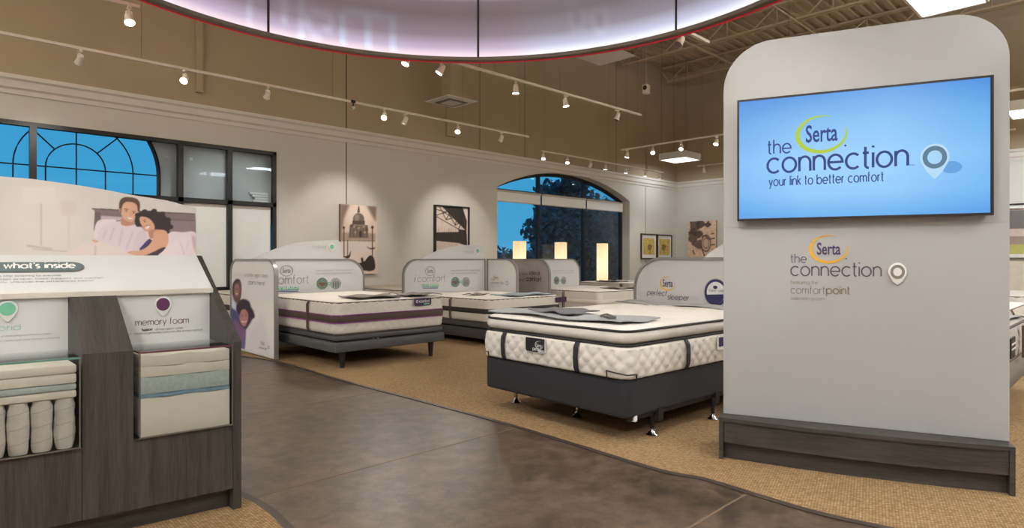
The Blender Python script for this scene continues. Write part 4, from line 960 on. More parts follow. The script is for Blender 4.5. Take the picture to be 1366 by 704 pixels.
def q_og(s, z):
    a, b = .115, .052; zr = (z - .455) / b; row = math.floor(zr); fz = zr - row; best = 0
    for rr in (row - 1, row, row + 1):
        cz_ = (rr + .5); u = (s / a + .5 * (rr % 2)); fu = u - math.floor(u) - .5; dz = zr - cz_
        best = max(best, 1 - ((fu * 1.75) ** 2 + (dz / .98) ** 2))
    return .022 * max(0, best) ** .55
cushion(PL, PW, .452, .69, .09, [(0, -.03), (.03, -.012), (.05, -.004)] + [(.05 + .9 * i / 22, .012 * math.sin(math.pi * i / 22)) for i in range(1, 22)] + [(.97, -.006), (1, -.02)], .013, q_og, 0, None, 4).build('body', m_quilt, t, smooth=60)
cord(PL, PW, .09, .692, .010, -.002).build('piping', m_strap, t, smooth=60)
gq = lambda s, z: .0035 * math.sin(s * 95 + 2 * math.sin(z * 60 + s * 7)) * math.sin(z * 75 + 1.5 * math.sin(s * 30))
tf = lambda x, y: .016 * (abs(math.sin(math.pi * (x / .46 + y / .40))) * abs(math.sin(math.pi * (x / .46 - y / .40)))) ** .45 + .004 * math.sin(x * 23 + 3 * math.sin(y * 9)) * math.sin(y * 27) - .012
cushion(PL, PW, .70, .79, .10, [(0, -.035), (.05, -.01), (.2, .008), (.4, .016), (.6, .016), (.8, .008), (1, -.004)], .022, gq, 0, None, 3).build('pillow_gusset', mat('gusset_fabric', (196, 190, 184), .85, var=.03, bump=.3, bscale=120), t, smooth=60)
cord(PL, PW, .10, .794, .009, .002).build('piping', m_strap, t, smooth=60)
cushion(PL, PW, .795, .825, .10, [(0, -.004), (.4, -.012), (.75, -.03), (1, -.06)], .045, None, .022, tf, 34).build('pillow_top', m_plush, t, smooth=60)
Ff = Frame(PO + Vector((0, 0, -.19)), -ly); Fs = Frame(PO + Vector((0, 0, -.19)), lx)
def strapf(F, px_, wd=.045):
    u, _ = F.px(px_, 470); pr__ = [(.465, .018), (.5, .034), (.58, .040), (.65, .034), (.684, .012)]; mb = MB(); vs = []
    for z, o in pr__: vs += [F.pt(u - wd / 2, z, o), F.pt(u + wd / 2, z, o), F.pt(u + wd / 2, z, o + .006), F.pt(u - wd / 2, z, o + .006)]
    fs = []
    for i in range(4):
        for k in range(4): fs.append((4 * i + k, 4 * i + (k + 1) % 4, 4 * i + 4 + (k + 1) % 4, 4 * i + 4 + k))
    fs += [(0, 1, 2, 3), (16, 17, 18, 19)]; mb.add(vs, fs); mb.build('strap_handle', m_strap, MP, world=True)
strapf(Ff, 675.5); strapf(Ff, 772.5); strapf(Fs, 912.5)
u0, v0 = Ff.px(706, 470); u1, _ = Ff.px(732, 470)
def rrect(F, u0, u1, v0, v1, r, off, n=5, rt=None):
    pts = []
    for cx, cy, a0, rr in ((u0 + r, v0 + r, 180, r), (u1 - r, v0 + r, 270, r), (u1 - (rt or r), v1 - (rt or r), 0, rt or r), (u0 + (rt or r), v1 - (rt or r), 90, rt or r)):
        pts += [F.pt(cx + rr * math.cos(R(a0 + 90 * i / n)), cy + rr * math.sin(R(a0 + 90 * i / n)), off) for i in range(n + 1)]
    return pts
MB().prism(rrect(Ff, u0, u1, .562, .676, .022, .034, rt=.004), Ff.N * .008).build('label_backing', mat('silver_label', (196, 196, 198), .4), MP, world=True)
lb = MB().prism(rrect(Ff, u0 + .005, u1 - .005, .568, .676, .018, .042, rt=.003), Ff.N * .003).build('label', mat('label_black', (26, 26, 32), .5), MP, world=True)
Fo = lambda F, off: Frame(F.pt(0, 0, off), F.U)
F2 = Fo(Ff, .046); m_wtx = mat('white_ink', (215, 215, 215), .6)
swoosh(F2, lb, 719, 460.2, 5.4, 5.4, m_wtx, off=0); ftext(F2, lb, 'Serta', 715.5, 462.5, 722.5, 457.8, m_wtx, off=0, bold=.01)
stext(F2, lb, 'perfect', 710.5, 466.6, 722, 3, m_wtx, off=0, wt=.22); stext(F2, lb, 'sleeper', 717.5, 469.6, 729, 3, m_wtx, off=0, wt=.22); ftext(F2, lb, 'POCKETED COIL', 713, 474.3, 726, 472.6, m_wtx, off=0); ftext(F2, lb, 'MATTRESS', 715, 477, 724, 475.5, m_wtx, off=0)
F3 = Fo(Fs, .05); u0, v0 = Fs.px(951, 470); u1, _ = Fs.px(957, 470)
MB().prism(rrect(Fs, u0, u1 + .035, .565, .68, .006, .034), Fs.N * .008).build('law_tag', m_white2, MP, world=True); MB().prism(rrect(Fs, u0 + .018, u1 + .02, .59, .665, .004, .043), Fs.N * .002).build('law_tag_print', m_navy, MP, world=True)
# retainer brackets at the two foot corners
u = Ff.px(813, 500)[0]; w2 = Fs.px(844, 500)[0]
MB().tube([Ff.pt(u, .45, .03), Ff.pt(u, .515, .035), Ff.pt(-.05, .51, .045), Vector(PO + Vector((0, 0, -.19))) - lx * .03 - ly * .03 + Vector((0, 0, .505)), Fs.pt(.05, .503, .045), Fs.pt(w2, .50, .035), Fs.pt(w2, .45, .03)], .0055, 6).build('corner_bracket', m_leg, MP, world=True)
u = Ff.px(651, 480)[0]
MB().tube([Ff.pt(u, .50, .022), Ff.pt(u + .04, .505, .032), Ff.pt(u + .045, .45, .026)], .0055, 6).build('corner_bracket', m_leg, MP, world=True)
foot_mat('foot_mat', 'wide grey foot mat draped across the foot of the near bed', (PO.x, PO.y), RZ_P, .04, .50, .08, PW - .03, .836, m_mat, 1)
t = foot_mat('printed_card', 'smaller grey printed card lying on the mat of the near bed', (PO.x, PO.y), RZ_P, .10, .42, .60, 1.08, .866, mat('card_grey', (110, 110, 112), .6), 3)
foot_mat('head_cover', 'grey cover strip across the head end of the near bed', (PO.x, PO.y), RZ_P, 1.72, 1.99, .05, PW - .05, .838, m_mat, 4)
t = thing('remote_pad', 'dark grey oval remote pad beside the card on the near bed', 'remote', (PO.x + .30, PO.y + .40, .848), R(60))
MB().lathe([(.03, 0), (.05, .008), (.05, .018), (.03, .026)], (0, 0, 0), 18).box(-.12, -.02, -.03, .03, .004, .02).build('body', mat('remote_grey', (92, 90, 90), .5), t, smooth=40); MB().lathe([(.018, .026), (.016, .030)], (0, 0, 0), 12).build('button', m_dark, t)

# --- the beds of the row, head ends toward the left wall
def row_bed(x_right, y_foot, W, z0, z1, zb, lab, labb, band=m_bandk, line=None, group=None, L=2.03, handles=((.75, 0),), hd=R(90), dsq=.05):
    b = wood_base(labb, (x_right, y_foot), hd, L, W, zb, z0, 'low upholstered bed bases')
    m_ = mem_mattress(lab, (x_right, y_foot), hd, L, W, z0, z1, band, line, 'banded foam mattresses', dsq=dsq, handles=handles)
    return b, m_
b1l, b1r = P(442, 470, .204), P(596, 455, .204)
b, M1 = row_bed(b1r.x, 6.58, b1r.x - b1l.x, .405, .80, .204, 'plump white mattress with purple-edged brown band, nearest bed of the left row', 'slate bed base with black tapered legs under the purple-edged mattress', m_band, m_pline, handles=((.62, 0),), dsq=.022)
FM1 = Frame((b1l.x, 6.58 - .03, 0), (1, 0, 0)); u0, v0 = FM1.px(552.3, 408); u1, v1 = FM1.px(575, 396.5)
lb1 = MB().prism(rrect(FM1, u0, u1, v0, v1, .03, .0, rt=.004), FM1.N * .006).build('label', mat('label_plum', (60, 34, 66), .5), M1, world=True)
F4 = Fo(FM1, .008); ellipse(F4, lb1, 556.5, 402, 1.8, 1.8, m_wtx, 'logo_ring', off=0, inner=.6); stext(F4, lb1, 'icomfort', 559.5, 403.6, 573, 2.6, m_wtx, off=0, wt=.2)
MB().prism([F4.pt(*F4.px(565, 406)), F4.pt(*F4.px(573, 405.6)), F4.pt(*F4.px(573, 403.9)), F4.pt(*F4.px(565, 404.4))], F4.N * .001).build('label_stripe', m_teal, lb1, world=True)
foot_mat('foot_mat', 'brown-grey foot mat on the purple-edged mattress, left piece', (b1r.x, 6.58), R(90), .05, .50, .60, 1.28, .822, m_matd, 2)
foot_mat('foot_mat', 'brown-grey foot mat on the purple-edged mattress, right piece', (b1r.x, 6.58), R(90), .03, .50, .03, .54, .822, m_matd, 5)
x2l, x2r = 6.22, 7.83
b, M2 = row_bed(x2r, 6.85, x2r - x2l, .34, .70, .09, 'white mattress with dark band behind the near bed, middle bed of the left row', 'dark low bed base under the middle mattress of the left row', m_bandk, None, handles=((.85, 0),), L=1.9)
FM2 = Frame((x2l, 6.85 - .03, 0), (1, 0, 0)); u0, v0 = FM2.px(741, 409); u1, v1 = FM2.px(755.5, 398)
MB().prism(rrect(FM2, u0, u1, .58, .665, .02, .0, rt=.004), FM2.N * .006).build('label', MATS['label_plum'], M2, world=True)
foot_mat('foot_mat', 'blue-grey foot mat on the middle mattress of the left row', (x2r, 6.85), R(90), .05, .55, .08, 1.1, .713, mat('bluegrey_mat', (132, 142, 150), .7), 3)
foot_mat('foot_mat', 'small brown-grey mat left of the blue-grey one on the middle mattress', (x2r, 6.85), R(90), .62, .9, 1.0, 1.35, .718, m_matd, 7)
x3l, x3r = 8.95, 10.65
b, M3 = row_bed(x3r, 6.9, x3r - x3l, .34, .715, .1, 'white mattress before the middle column lamp, third bed of the left row', 'dark low bed base under the third mattress of the left row', m_quilt, None, handles=((.8, 0),), L=1.85)
foot_mat('foot_mat', 'grey foot mat on the third mattress of the left row', (x3r, 6.9), R(90), .05, .5, .1, 1.0, .728, m_matd, 8)
b, M4 = row_bed(13.4, 7.6, 1.7, .34, .75, .1, 'white mattress at the foot of the right column lamp, farthest of the left row', 'dark low bed base under the farthest mattress of the left row', m_quilt, None)
foot_mat('foot_mat', 'dark foot mat on the farthest mattress of the left row', (13.4, 7.6), R(90), 1.0, 1.6, 1.1, 1.65, .763, m_matd, 9)
# beds on the window side, their heads against the backs of the same headboards
for k, (xr, lab, lb2) in enumerate(((5.2, 'plain white mattress behind the first headboard beside the shop front window', 'dark bed base behind the first headboard beside the shop front window'), (7.8, 'plain white mattress seen between the first two headboards', 'dark bed base seen between the first two headboards'))):
    wood_base(lb2, (xr - 1.6, 11.05), R(-90), 2.0, 1.6, .1, .36, 'low upholstered bed bases'); mem_mattress(lab, (xr - 1.6, 11.05), R(-90), 2.0, 1.6, .36, .76, m_bandk, None, 'banded foam mattresses')
# beds beyond the kiosk on the right
q = P(1346, 521, .19); RY = q.y
t = thing('box_spring', 'grey box spring at the right edge beyond the kiosk', 'box spring', (5.92, RY, 0)); cushion(2.03, 1.54, .19, .42, .05, [(0, -.01), (.05, 0), (.95, 0), (1, -.01)], .1).build('body', mat('grey_weave', (120, 114, 108), .8, var=.1, scale=120), t, smooth=50)
for x in (.2, 1.8):
    for y in (.2, 1.3): MB().tube([(x, y, .0075), (x, y, .2)], [.03, .035], 10).build('leg', m_leg, t)
t = thing('mattress', 'quilted grey-edged mattress at the right edge beyond the kiosk', 'mattress', (5.92, RY, 0)); MR = t
qq = lambda s, z: .012 * (abs(math.cos(math.pi * (s / .12 + z / .08)) * math.cos(math.pi * (s / .12 - z / .08)))) ** .6
cushion(2.03, 1.54, .42, .72, .09, bulge, .03, qq, .015, tuftf(.3, .3, .012), 12).build('body', mat('quilted_grey', (170, 164, 160), .85, var=.1, scale=60, bump=.3), t, smooth=50)
for z in (.44, .72): cord(2.03, 1.54, .09, z, .012).build('piping', m_cord, t, smooth=60)
FR_ = Frame((5.92, RY - .04, 0), (1, 0, 0)); u0, _ = FR_.px(1347, 460); u1, _ = FR_.px(1353, 460)
MB().prism(rrect(FR_, u0, u1, .49, .66, .02, .0), FR_.N * .008).build('label', MATS['label_black'], t, world=True); u2, _ = FR_.px(1363, 460)
for z in (.56, .6): MB().prism([FR_.pt(u0 + .01, z, .012), FR_.pt(u1 - .01, z, .012), FR_.pt(u1 - .01, z + .015, .012), FR_.pt(u0 + .01, z + .015, .012)], FR_.N * .001).build('label_print', m_wtx, t, world=True)
MB().prism([FR_.pt(u2, .43, 0), FR_.pt(u2 + .05, .43, 0), FR_.pt(u2 + .05, .71, 0), FR_.pt(u2, .71, 0)], FR_.N * .02).build('strap_handle', m_cord, t, world=True)
foot_mat('foot_mat', 'grey foot mat on the quilted mattress at the right edge', (5.92, RY), 0, .8, 1.9, .05, .7, .735, m_mat, 4)
for k, (x, y, z) in enumerate(((9.0, 1.15, .70), (12.0, 1.3, .74))):
    wood_base('grey bed base seen past the right side of the kiosk, %s one behind' % ORD[k], (x, y), 0, 2.03, 1.6, .12, .36, 'low upholstered bed bases')
    mem_mattress('pale mattress seen past the right side of the kiosk, %s one behind' % ORD[k], (x, y), 0, 2.03, 1.6, .36, z, m_quilt, None, 'banded foam mattresses')
foot_mat('foot_mat', 'pale blue-grey mat on the first pale mattress past the kiosk', (9.0, 1.15), 0, .3, 1.2, .1, 1.2, .713, MATS['bluegrey_mat'], 6)

# ------------------------------------------------------------------ headboard panels
def outline(u0, u1, v0, v1, rl, rr, ins=0.0, n=9):
    u0 += ins; u1 -= ins; v1 -= ins; rl = max(.004, rl - ins); rr = max(.004, rr - ins)
    return [(u0, v0)] + [(u0 + rl - rl * math.cos(R(90 * i / n)), v1 - rl + rl * math.sin(R(90 * i / n))) for i in range(n + 1)] + [(u1 - rr + rr * math.sin(R(90 * i / n)), v1 - rr + rr * math.cos(R(90 * i / n))) for i in range(n + 1)] + [(u1, v0)]
def panel(parent, F, u0, u1, v0, v1, rl, rr, name='panel', th=.05, pm=None):
    a = outline(u0, u1, v0, v1, rl, rr); b = outline(u0, u1, v0, v1, rl, rr, .028); n = len(a)
    vs = [F.pt(u, v, th / 2) for u, v in a] + [F.pt(u, v, th / 2) for u, v in b] + [F.pt(u, v, -th / 2) for u, v in a] + [F.pt(u, v, -th / 2) for u, v in b]; fs = []
    for i in range(n - 1): fs += [(i, i + 1, n + i + 1, n + i), (2 * n + i, 2 * n + i + 1, 3 * n + i + 1, 3 * n + i), (i, i + 1, 2 * n + i + 1, 2 * n + i), (n + i, n + i + 1, 3 * n + i + 1, 3 * n + i)]
    fs += [(0, n, 3 * n, 2 * n), (n - 1, 2 * n - 1, 4 * n - 1, 3 * n - 1)]
    mb = MB(); mb.add(vs, fs); mb.build('edge_trim', m_grey, parent, world=True, smooth=40)
    return MB().prism([F.pt(u, v, -.012) for u, v in b], F.N * .024).build(name, pm or m_panel, parent, world=True)
m_panel = mat('headboard_laminate', (212, 212, 214), .4, var=.01)
def circles(F, t, cx, cy, rx, ry, gap, off=.018):
    ellipse(F, t, cx, cy, rx * 1.12, ry * 1.12, m_white2, 'badge_rim', off=off); ellipse(F, t, cx, cy, rx, ry, mat('photo_green', (112, 134, 120), .5, var=.3, scale=30), 'badge_photo', off=off + .002)
    for k in range(3): ellipse(F, t, cx + (k - 1) * rx * .3, cy + (k % 2) * ry * .25, rx * .35, ry * .2, mat('hand_brown', (122, 88, 74), .6), 'badge_hand', off=off + .004 + .001 * k)
    ellipse(F, t, cx + gap, cy, rx * 1.12, ry * 1.12, m_white2, 'badge_rim', off=off); ellipse(F, t, cx + gap, cy, rx, ry, mat('photo_grey', (164, 166, 164), .5, var=.25, scale=30), 'badge_photo', off=off + .002)
    for k in (-1, 0, 1): ellipse(F, t, cx + gap + k * rx * .4, cy + ry * .15, rx * .16, ry * .6, mat('coil_grey', (120, 122, 122), .4), 'badge_coil', off=off + .004)
    ellipse(F, t, cx + gap / 2, cy, rx * .28, ry * .28, m_teal, 'badge_link', off=off + .006, inner=.45)
def fin(F, t, pts, m, th=.02):
    q = smooth_curve([F.px(*p) for p in pts[:-2]], 5) + [F.px(*p) for p in pts[-2:]]
    MB().prism([F.pt(u, v, -th / 2) for u, v in q], F.N * th).build('header_fin', m, t, world=True)
ys = 8.80
def logo_set(F, t, cx, cy, rx, ry, ix0, ix1, iyb, ixh, hx0, hx1, hy0, hy1, tlx0, tlx1, tly, off=.018):
    serta(F, t, cx, cy, rx, ry, m_grey, m_greytx, off=off, even=True)
    stext(F, t, 'comfort', ix0 + (ix1 - ix0) * .1, iyb, ix1, ixh, m_greytx, wt=.09, off=off); stext(F, t, 'i', ix0, iyb, ix0 + .01, ixh, mat('violet_ink', (112, 88, 178), .5), wt=.16, off=off, slant=.25)
    a = [F.pt(*F.px(*p), off) for p in ((hx0, hy0), (hx1, hy0), (hx1, hy1), (hx0, hy1))]; MB().prism(a, F.N * .001).build('stripe', m_teal, t, world=True)
    ftext(F, t, 'HYBRID', hx0 + 1, hy1 - .8, hx1 - 1, hy0 + .8, m_white2, off=off + .003, bold=.01)
    a = [F.pt(*F.px(*p), off) for p in ((hx0 + 1, hy1 + .8), (hx1 - 1, hy1 + .8), (hx1 - 1, hy1 + 1.7), (hx0 + 1, hy1 + 1.7))]; MB().prism(a, F.N * .001).build('underline', MATS['violet_ink'], t, world=True)
    stext(F, t, 'Unique combination of foam and gel memory', tlx0, tly, tlx1, 1.3, m_ltgtx, wt=.2, off=off, gap=.4); stext(F, t, 'foam over an advanced coil support system.', tlx0, tly + 4, tlx1 - 4, 1.3, m_ltgtx, wt=.2, off=off, gap=.4)

WX = 3.40                                               # first unit
t = thing('headboard', 'white headboard panel with rounded right end behind the purple-edged mattress', 'headboard', (WX + .03, ys, 0), 0, 'display headboards')
F = Frame((0, ys, 0), (1, 0, 0)); ur = F.px(485.5, 380)[0]
pn = panel(t, F, WX + .03, ur, .02, 1.30, .01, .30)
fin(F, t, [(336, 344.5), (352, 338), (372, 330), (395, 324), (420, 321.2), (446, 320.3), (452, 321.5), (455, 326), (457, 344.5), (457, 345.5), (336, 345.5)], m_panel)
logo_set(F, pn, 381.5, 361, 8.6, 7.4, 357, 411, 379, 8, 362, 397.5, 382, 387, 420, 472, 361.5)
circles(F, pn, 429, 378, 7.6, 8, 18)
pin(F, pn, 442, 329, 4.6, 4.8, m_white2, m_teal, None, 1.75, off=.014, th=.006); stext(F, pn, 'hybrid', 417, 331, 434, 3, m_ltgtx, wt=.12, off=.014)
t = thing('wing_panel', 'white side panel with photo of two smiling children, standing by the aisle', 'display panel', (WX, 8.4, 0))
Fw = Frame((WX, 0, 0), (0, -1, 0)); ua = Fw.px(309, 400)[0]; ub = Fw.px(369, 400)[0]
pn = panel(t, Fw, ua, ub, .02, 1.30, .22, .22, pm=m_panel)
k4 = 4.693; cv = Canvas(300, 340, 375, 490, 6, (226, 222, 224)); cv.T = lambda x, y: (300 + x / k4, 340 + y / k4)
cv.oval(300, 500, 140, 200, (232, 228, 226), 5); cv.poly([(20, 640), (120, 600), (150, 480), (240, 350), (300, 700), (20, 700)], (222, 216, 224), 3)
cv.curve([(30, 290), (60, 290), (90, 340), (120, 430), (130, 480), (120, 600), (60, 640), (20, 560)], (104, 98, 152), .5); cv.curve([(30, 280), (55, 285), (85, 345), (70, 360), (30, 330)], (212, 216, 236), .4); cv.poly([(20, 310), (70, 350), (100, 430), (60, 420), (20, 380)], (70, 74, 128), .6)
cv.curve([(48, 230), (52, 180), (78, 152), (100, 170), (104, 220), (98, 270), (80, 300), (56, 280)], (104, 66, 70), .4); cv.curve([(58, 200), (70, 180), (88, 190), (90, 230), (80, 262), (64, 250)], (160, 112, 108), .8); cv.curve([(46, 240), (50, 180), (74, 150), (96, 160), (70, 172), (58, 205), (54, 260)], (62, 44, 60), .5)
cv.line([(66, 240), (80, 246)], 1.0, (232, 214, 212), .2); cv.oval(68, 212, 3, 3, (50, 30, 40), .2); cv.oval(82, 214, 3, 3, (50, 30, 40), .2)
cv.curve([(78, 300), (110, 276), (150, 290), (165, 330), (178, 350), (186, 390), (160, 400), (140, 380), (100, 380), (72, 350)], (52, 38, 58), .6); cv.curve([(140, 380), (176, 380), (150, 440), (120, 470), (90, 420)], (56, 40, 62), .8)
cv.curve([(92, 380), (104, 345), (128, 340), (146, 370), (144, 410), (126, 446), (104, 436), (92, 410)], (186, 128, 120), .5); cv.oval(108, 378, 4, 3, (60, 36, 40), .2); cv.oval(132, 378, 4, 3, (60, 36, 40), .2); cv.line([(104, 412), (122, 422), (136, 412)], 1.1, (240, 226, 222), .2); cv.oval(119, 396, 5, 8, (200, 146, 136), .5)
cv.curve([(60, 400), (100, 440), (130, 470), (120, 540), (90, 560), (50, 500)], (122, 92, 132), .8)
def topw(u):
    r = .22 - .04; a, b = ua + .04, ub - .04; top = 1.26
    d = max(0, (a + r) - u, u - (b - r)); return top - r + math.sqrt(max(0, r * r - d * d))
print_grid(Fw, t, ua + .04, ub - .04, topw, .05, 70, 90, cv, m_print, off=.016)
stext(Fw, pn, 'a better night s sleep', 328.5, 368.5, 359, 3.2, m_ltgtx, off=.02, wt=.14); stext(Fw, pn, 'starts here!', 333, 379, 355, 3.8, m_plumtx, off=.02, wt=.12)
ftext(Fw, pn, 'Serta', 350.5, 459, 354, 454.5, m_plumtx, off=.02); stext(Fw, pn, 'connection', 347.5, 464, 358, 2, m_plumtx, off=.02, wt=.2); ellipse(Fw, pn, 360.3, 463, 1.2, 2, m_greytx, 'pin_ring', off=.02, inner=.6); ellipse(Fw, pn, 352, 457.5, 3, 3, m_gold, 'logo_ring', off=.019, inner=.85)

t = thing('headboard', 'white headboard panel with rounded left end behind the middle mattress', 'headboard', (6.0, ys, 0), 0, 'display headboards')
u0 = F.px(537, 380)[0]; ur = F.px(647, 380)[0]; pn = panel(t, F, u0, ur, .02, 1.30, .30, .01)
fin(F, t, [(563, 344.5), (575, 338), (592, 331.5), (610, 328), (630, 326.5), (641, 326.3), (644.5, 328), (645.5, 332), (646, 344.5), (646, 345.5), (563, 345.5)], m_panel)
logo_set(F, pn, 573, 361.5, 6.6, 6.4, 552, 593, 376, 6, 562, 584, 379, 382.8, 600.5, 639, 361.5)
circles(F, pn, 606.5, 376, 5.6, 7, 14.2)
pin(F, pn, 636.3, 334.5, 3.4, 4.2, m_white2, m_teal, None, 1.75, off=.014, th=.006); stext(F, pn, 'hybrid', 618, 337.5, 631, 2.6, m_ltgtx, wt=.12, off=.014)
t = thing('wing_panel', 'white side panel with round gold-ringed logo beside the middle mattress', 'display panel', (ur + .04, 8.4, 0))
Fw = Frame((ur + .04, 0, 0), (0, -1, 0)); ua = -ys + .03; ub = Fw.px(691, 390)[0]; pn = panel(t, Fw, ua, ub, .02, 1.30, .01, .30)
swoosh(Fw, pn, 662.5, 371, 3.9, 3.6, m_gold, off=.016); ftext(Fw, pn, 'Serta', 660, 371.8, 665.3, 367.5, m_navy, off=.016); stext(Fw, pn, 'the', 655.5, 373.5, 659.5, 1.6, m_plumtx, off=.016); stext(Fw, pn, 'connection', 655, 378.5, 673, 2.6, m_plumtx, off=.016); ellipse(Fw, pn, 677.3, 377.5, 1.8, 2.6, m_greytx, 'pin_ring', off=.016, inner=.7); stext(Fw, pn, 'your link to comfort', 655.5, 381.5, 668, .9, m_ltgtx, off=.016, wt=.2)
t = thing('headboard', 'white headboard panel with two round photo badges behind the third mattress', 'headboard', (9, ys, 0), 0, 'display headboards')
u0 = F.px(700, 380)[0]; ur3 = F.px(773, 380)[0]; u0 = 8.72; pn = panel(t, F, u0, ur3, .02, 1.30, .01, .30)
circles(F, pn, 741.5, 374, 3.6, 5.6, 9.5); stext(F, pn, 'Unique combination of foam and gel', 736.5, 361.8, 764.5, 1.1, m_ltgtx, wt=.2, off=.018, gap=.4); stext(F, pn, 'foam over an advanced coil', 736.5, 364.6, 762.5, 1.1, m_ltgtx, wt=.2, off=.018, gap=.4)
t = thing('wing_panel', 'grey side panel about an ideal level of comfort between the middle and third mattresses', 'display panel', (8.7, 8.4, 0))
Fw = Frame((8.68, 0, 0), (0, -1, 0)); ua = -ys - .35; ub = Fw.px(734, 390)[0]; pn = panel(t, Fw, ua, ub, .02, 1.30, .01, .30, pm=mat('grey_laminate', (176, 170, 170), .5))
mi = mat('deep_plum_ink', (70, 44, 60), .6)
for s_, x0, yb, x1, xh, wt_ in (('your', 697, 366.8, 704.8, 2.6, .16), ('ideal', 707, 366.2, 720.5, 3.6, .2), ('level of', 688, 374.6, 700.6, 2.6, .16), ('comfort', 702.8, 374.4, 723, 4, .26), ('Discover', 680, 367, 694.5, 2.6, .16)): stext(Fw, pn, s_, x0, yb, x1, xh, mi, off=.018, wt=wt_)

# near bed headboard
hb = PO + lx * 2.16 + ly * (PW + .04) + Vector((0, 0, -.19)); Fh = Frame(hb, -ly)
t = thing('headboard', 'large grey-trimmed headboard of the near bed with round gold-ringed logo', 'headboard', (hb.x, hb.y, 0), RZ_P, 'display headboards')
u0 = Fh.px(847, 400)[0]; pn = panel(t, Fh, u0, u0 + 1.72, .02, 1.315, .34, .34, pm=mat('silver_laminate', (190, 188, 190), .45, var=.02))
u_, v_ = Fh.px(942, 341)
fin(Fh, t, [(941, 342), (950, 335), (960, 328.5), (975, 321), (1000, 314), (1030, 311), (1040, 312), (1046, 318), (1048, 342), (1048, 344), (941, 344)], m_panel)
swoosh(Fh, pn, 891.5, 378, 10.2, 9.6, m_gold, off=.016, t1=.2); ftext(Fh, pn, 'Serta', 885.2, 382, 898.6, 372.3, m_navy, off=.016, bold=.012)
stext(Fh, pn, 'perfect', 864.5, 393.2, 890, 4.9, m_plumtx, off=.016, wt=.16, slant=.2); stext(Fh, pn, 'sleeper', 891.5, 399, 919.5, 4.9, m_plumtx, off=.016, wt=.16, slant=.2)
ellipse(Fh, pn, 956.5, 390, 17, 19.5, mat('seal_silver', (176, 172, 166), .4), 'seal', off=.014, th=.006, n=60)
ellipse(Fh, pn, 956.5, 390, 15.6, 18, m_navy, 'seal_ring', off=.023, inner=.8); ellipse(Fh, pn, 956.5, 390, 12.4, 14.3, m_panel, 'seal_face', off=.0235)
a = [Fh.pt(*Fh.px(956.5 + 12.2 * math.cos(R(x_)), 391 + 13.6 * math.sin(R(x_))), .026) for x_ in range(5, 180, 12)]; MB().add(a, [tuple(range(len(a)))]).build('seal_band', m_navy, t, world=True, fix=False)
stext(Fh, pn, 'best seller', 948, 388.6, 970, 2.4, m_greytx, off=.026, wt=.18); ellipse(Fh, pn, 956, 383, 3, 2.2, m_navy, 'seal_mark', off=.026)
# headboard closing the row seen past the kiosk
t = thing('headboard', 'pale headboard with dark top edge seen past the right side of the kiosk', 'headboard', (14.2, 1.2, 0), 0, 'display headboards')
Fk = Frame((14.4, 0, 0), (0, -1, 0)); pn = panel(t, Fk, -3.3, -.9, .02, 1.29, .02, .02, pm=mat('cream_laminate', (222, 214, 200), .5))

# ------------------------------------------------------------------ screen kiosk
KL, KR = P(959, 613), P(1355, 664); ku = (KR - KL); KWd = ku.length; ku.normalize(); kn = Vector((ku.y, -ku.x, 0)); kn = kn if kn.dot(EYE - KL) > 0 else -kn
ko = thing('screen_kiosk', 'tall white rounded kiosk on a dark wood plinth holding the blue screen', 'kiosk', (KL.x, KL.y, 0), math.atan2(ku.y, ku.x))
def K(s, d, z): return KL + ku * s - kn * d + Vector((0, 0, z))       # along the front, back from the front, up
sag = .055
def front(s, ins=0.0): k = s / KWd; return -sag * 4 * k * (1 - k) + ins
def bowed(name, s0, s1, d_in, z0, z1, m, dback):
    n = 16; ss = [s0 + (s1 - s0) * i / n for i in range(n + 1)]
    q = [K(s, front(s, d_in), z0) for s in ss] + [K(s1, dback, z0), K(s0, dback, z0)]
    return MB().prism(q, (0, 0, z1 - z0)).build(name, m, ko, world=True, smooth=20)
KD = .44
bowed('plinth_top', 0, KWd, 0, .252, .275, m_woodh, KD); bowed('plinth_front', .028, KWd - .028, .012, .116, .250, m_woodh, KD - .02); bowed('kick_board', .028, KWd - .028, .05, .0075, .114, m_woodh, KD - .05)
for a, b in ((0.0, .026), (KWd - .026, KWd)):
    MB().hexa([K(a, front(a) + .002, .0075), K(b, front(b) + .002, .0075), K(b, KD, .0075), K(a, KD, .0075)], [K(a, front(a) + .002, .251), K(b, front(b) + .002, .251), K(b, KD, .251), K(a, KD, .251)]).build('plinth_side', m_woodh, ko, world=True)
pl = P(964, 551, .275); dK = (pl - KL).dot(-kn); dK = max(.08, dK); print('kiosk panel depth', dK)
FK = Frame(K(0, dK, 0), ku)
ua = FK.px(965, 400)[0]; ub = FK.px(1347, 400)[0]; vt = FK.px(1150, 37)[1]; print('kiosk', ua, ub, vt, KWd)
vt = 2.71
a = outline(ua, ub, .275, vt, .30, .27, 0, 14)
kpan = MB().prism([FK.pt(u, v, 0) for u, v in a], FK.N * -.11).build('panel', mat('kiosk_laminate', (176, 176, 178), .5, var=.01), ko, world=True, bevel=.004, smooth=30)
sv = FK.px(1000, 303)[1]
MB().prism([FK.pt(ua, sv, .0004), FK.pt(ub, sv, .0004), FK.pt(ub, sv + .003, .0004), FK.pt(ua, sv + .003, .0004)], FK.N * .0006).build('panel_seam', mat('seam_grey', (176, 172, 168), .6), ko, world=True)
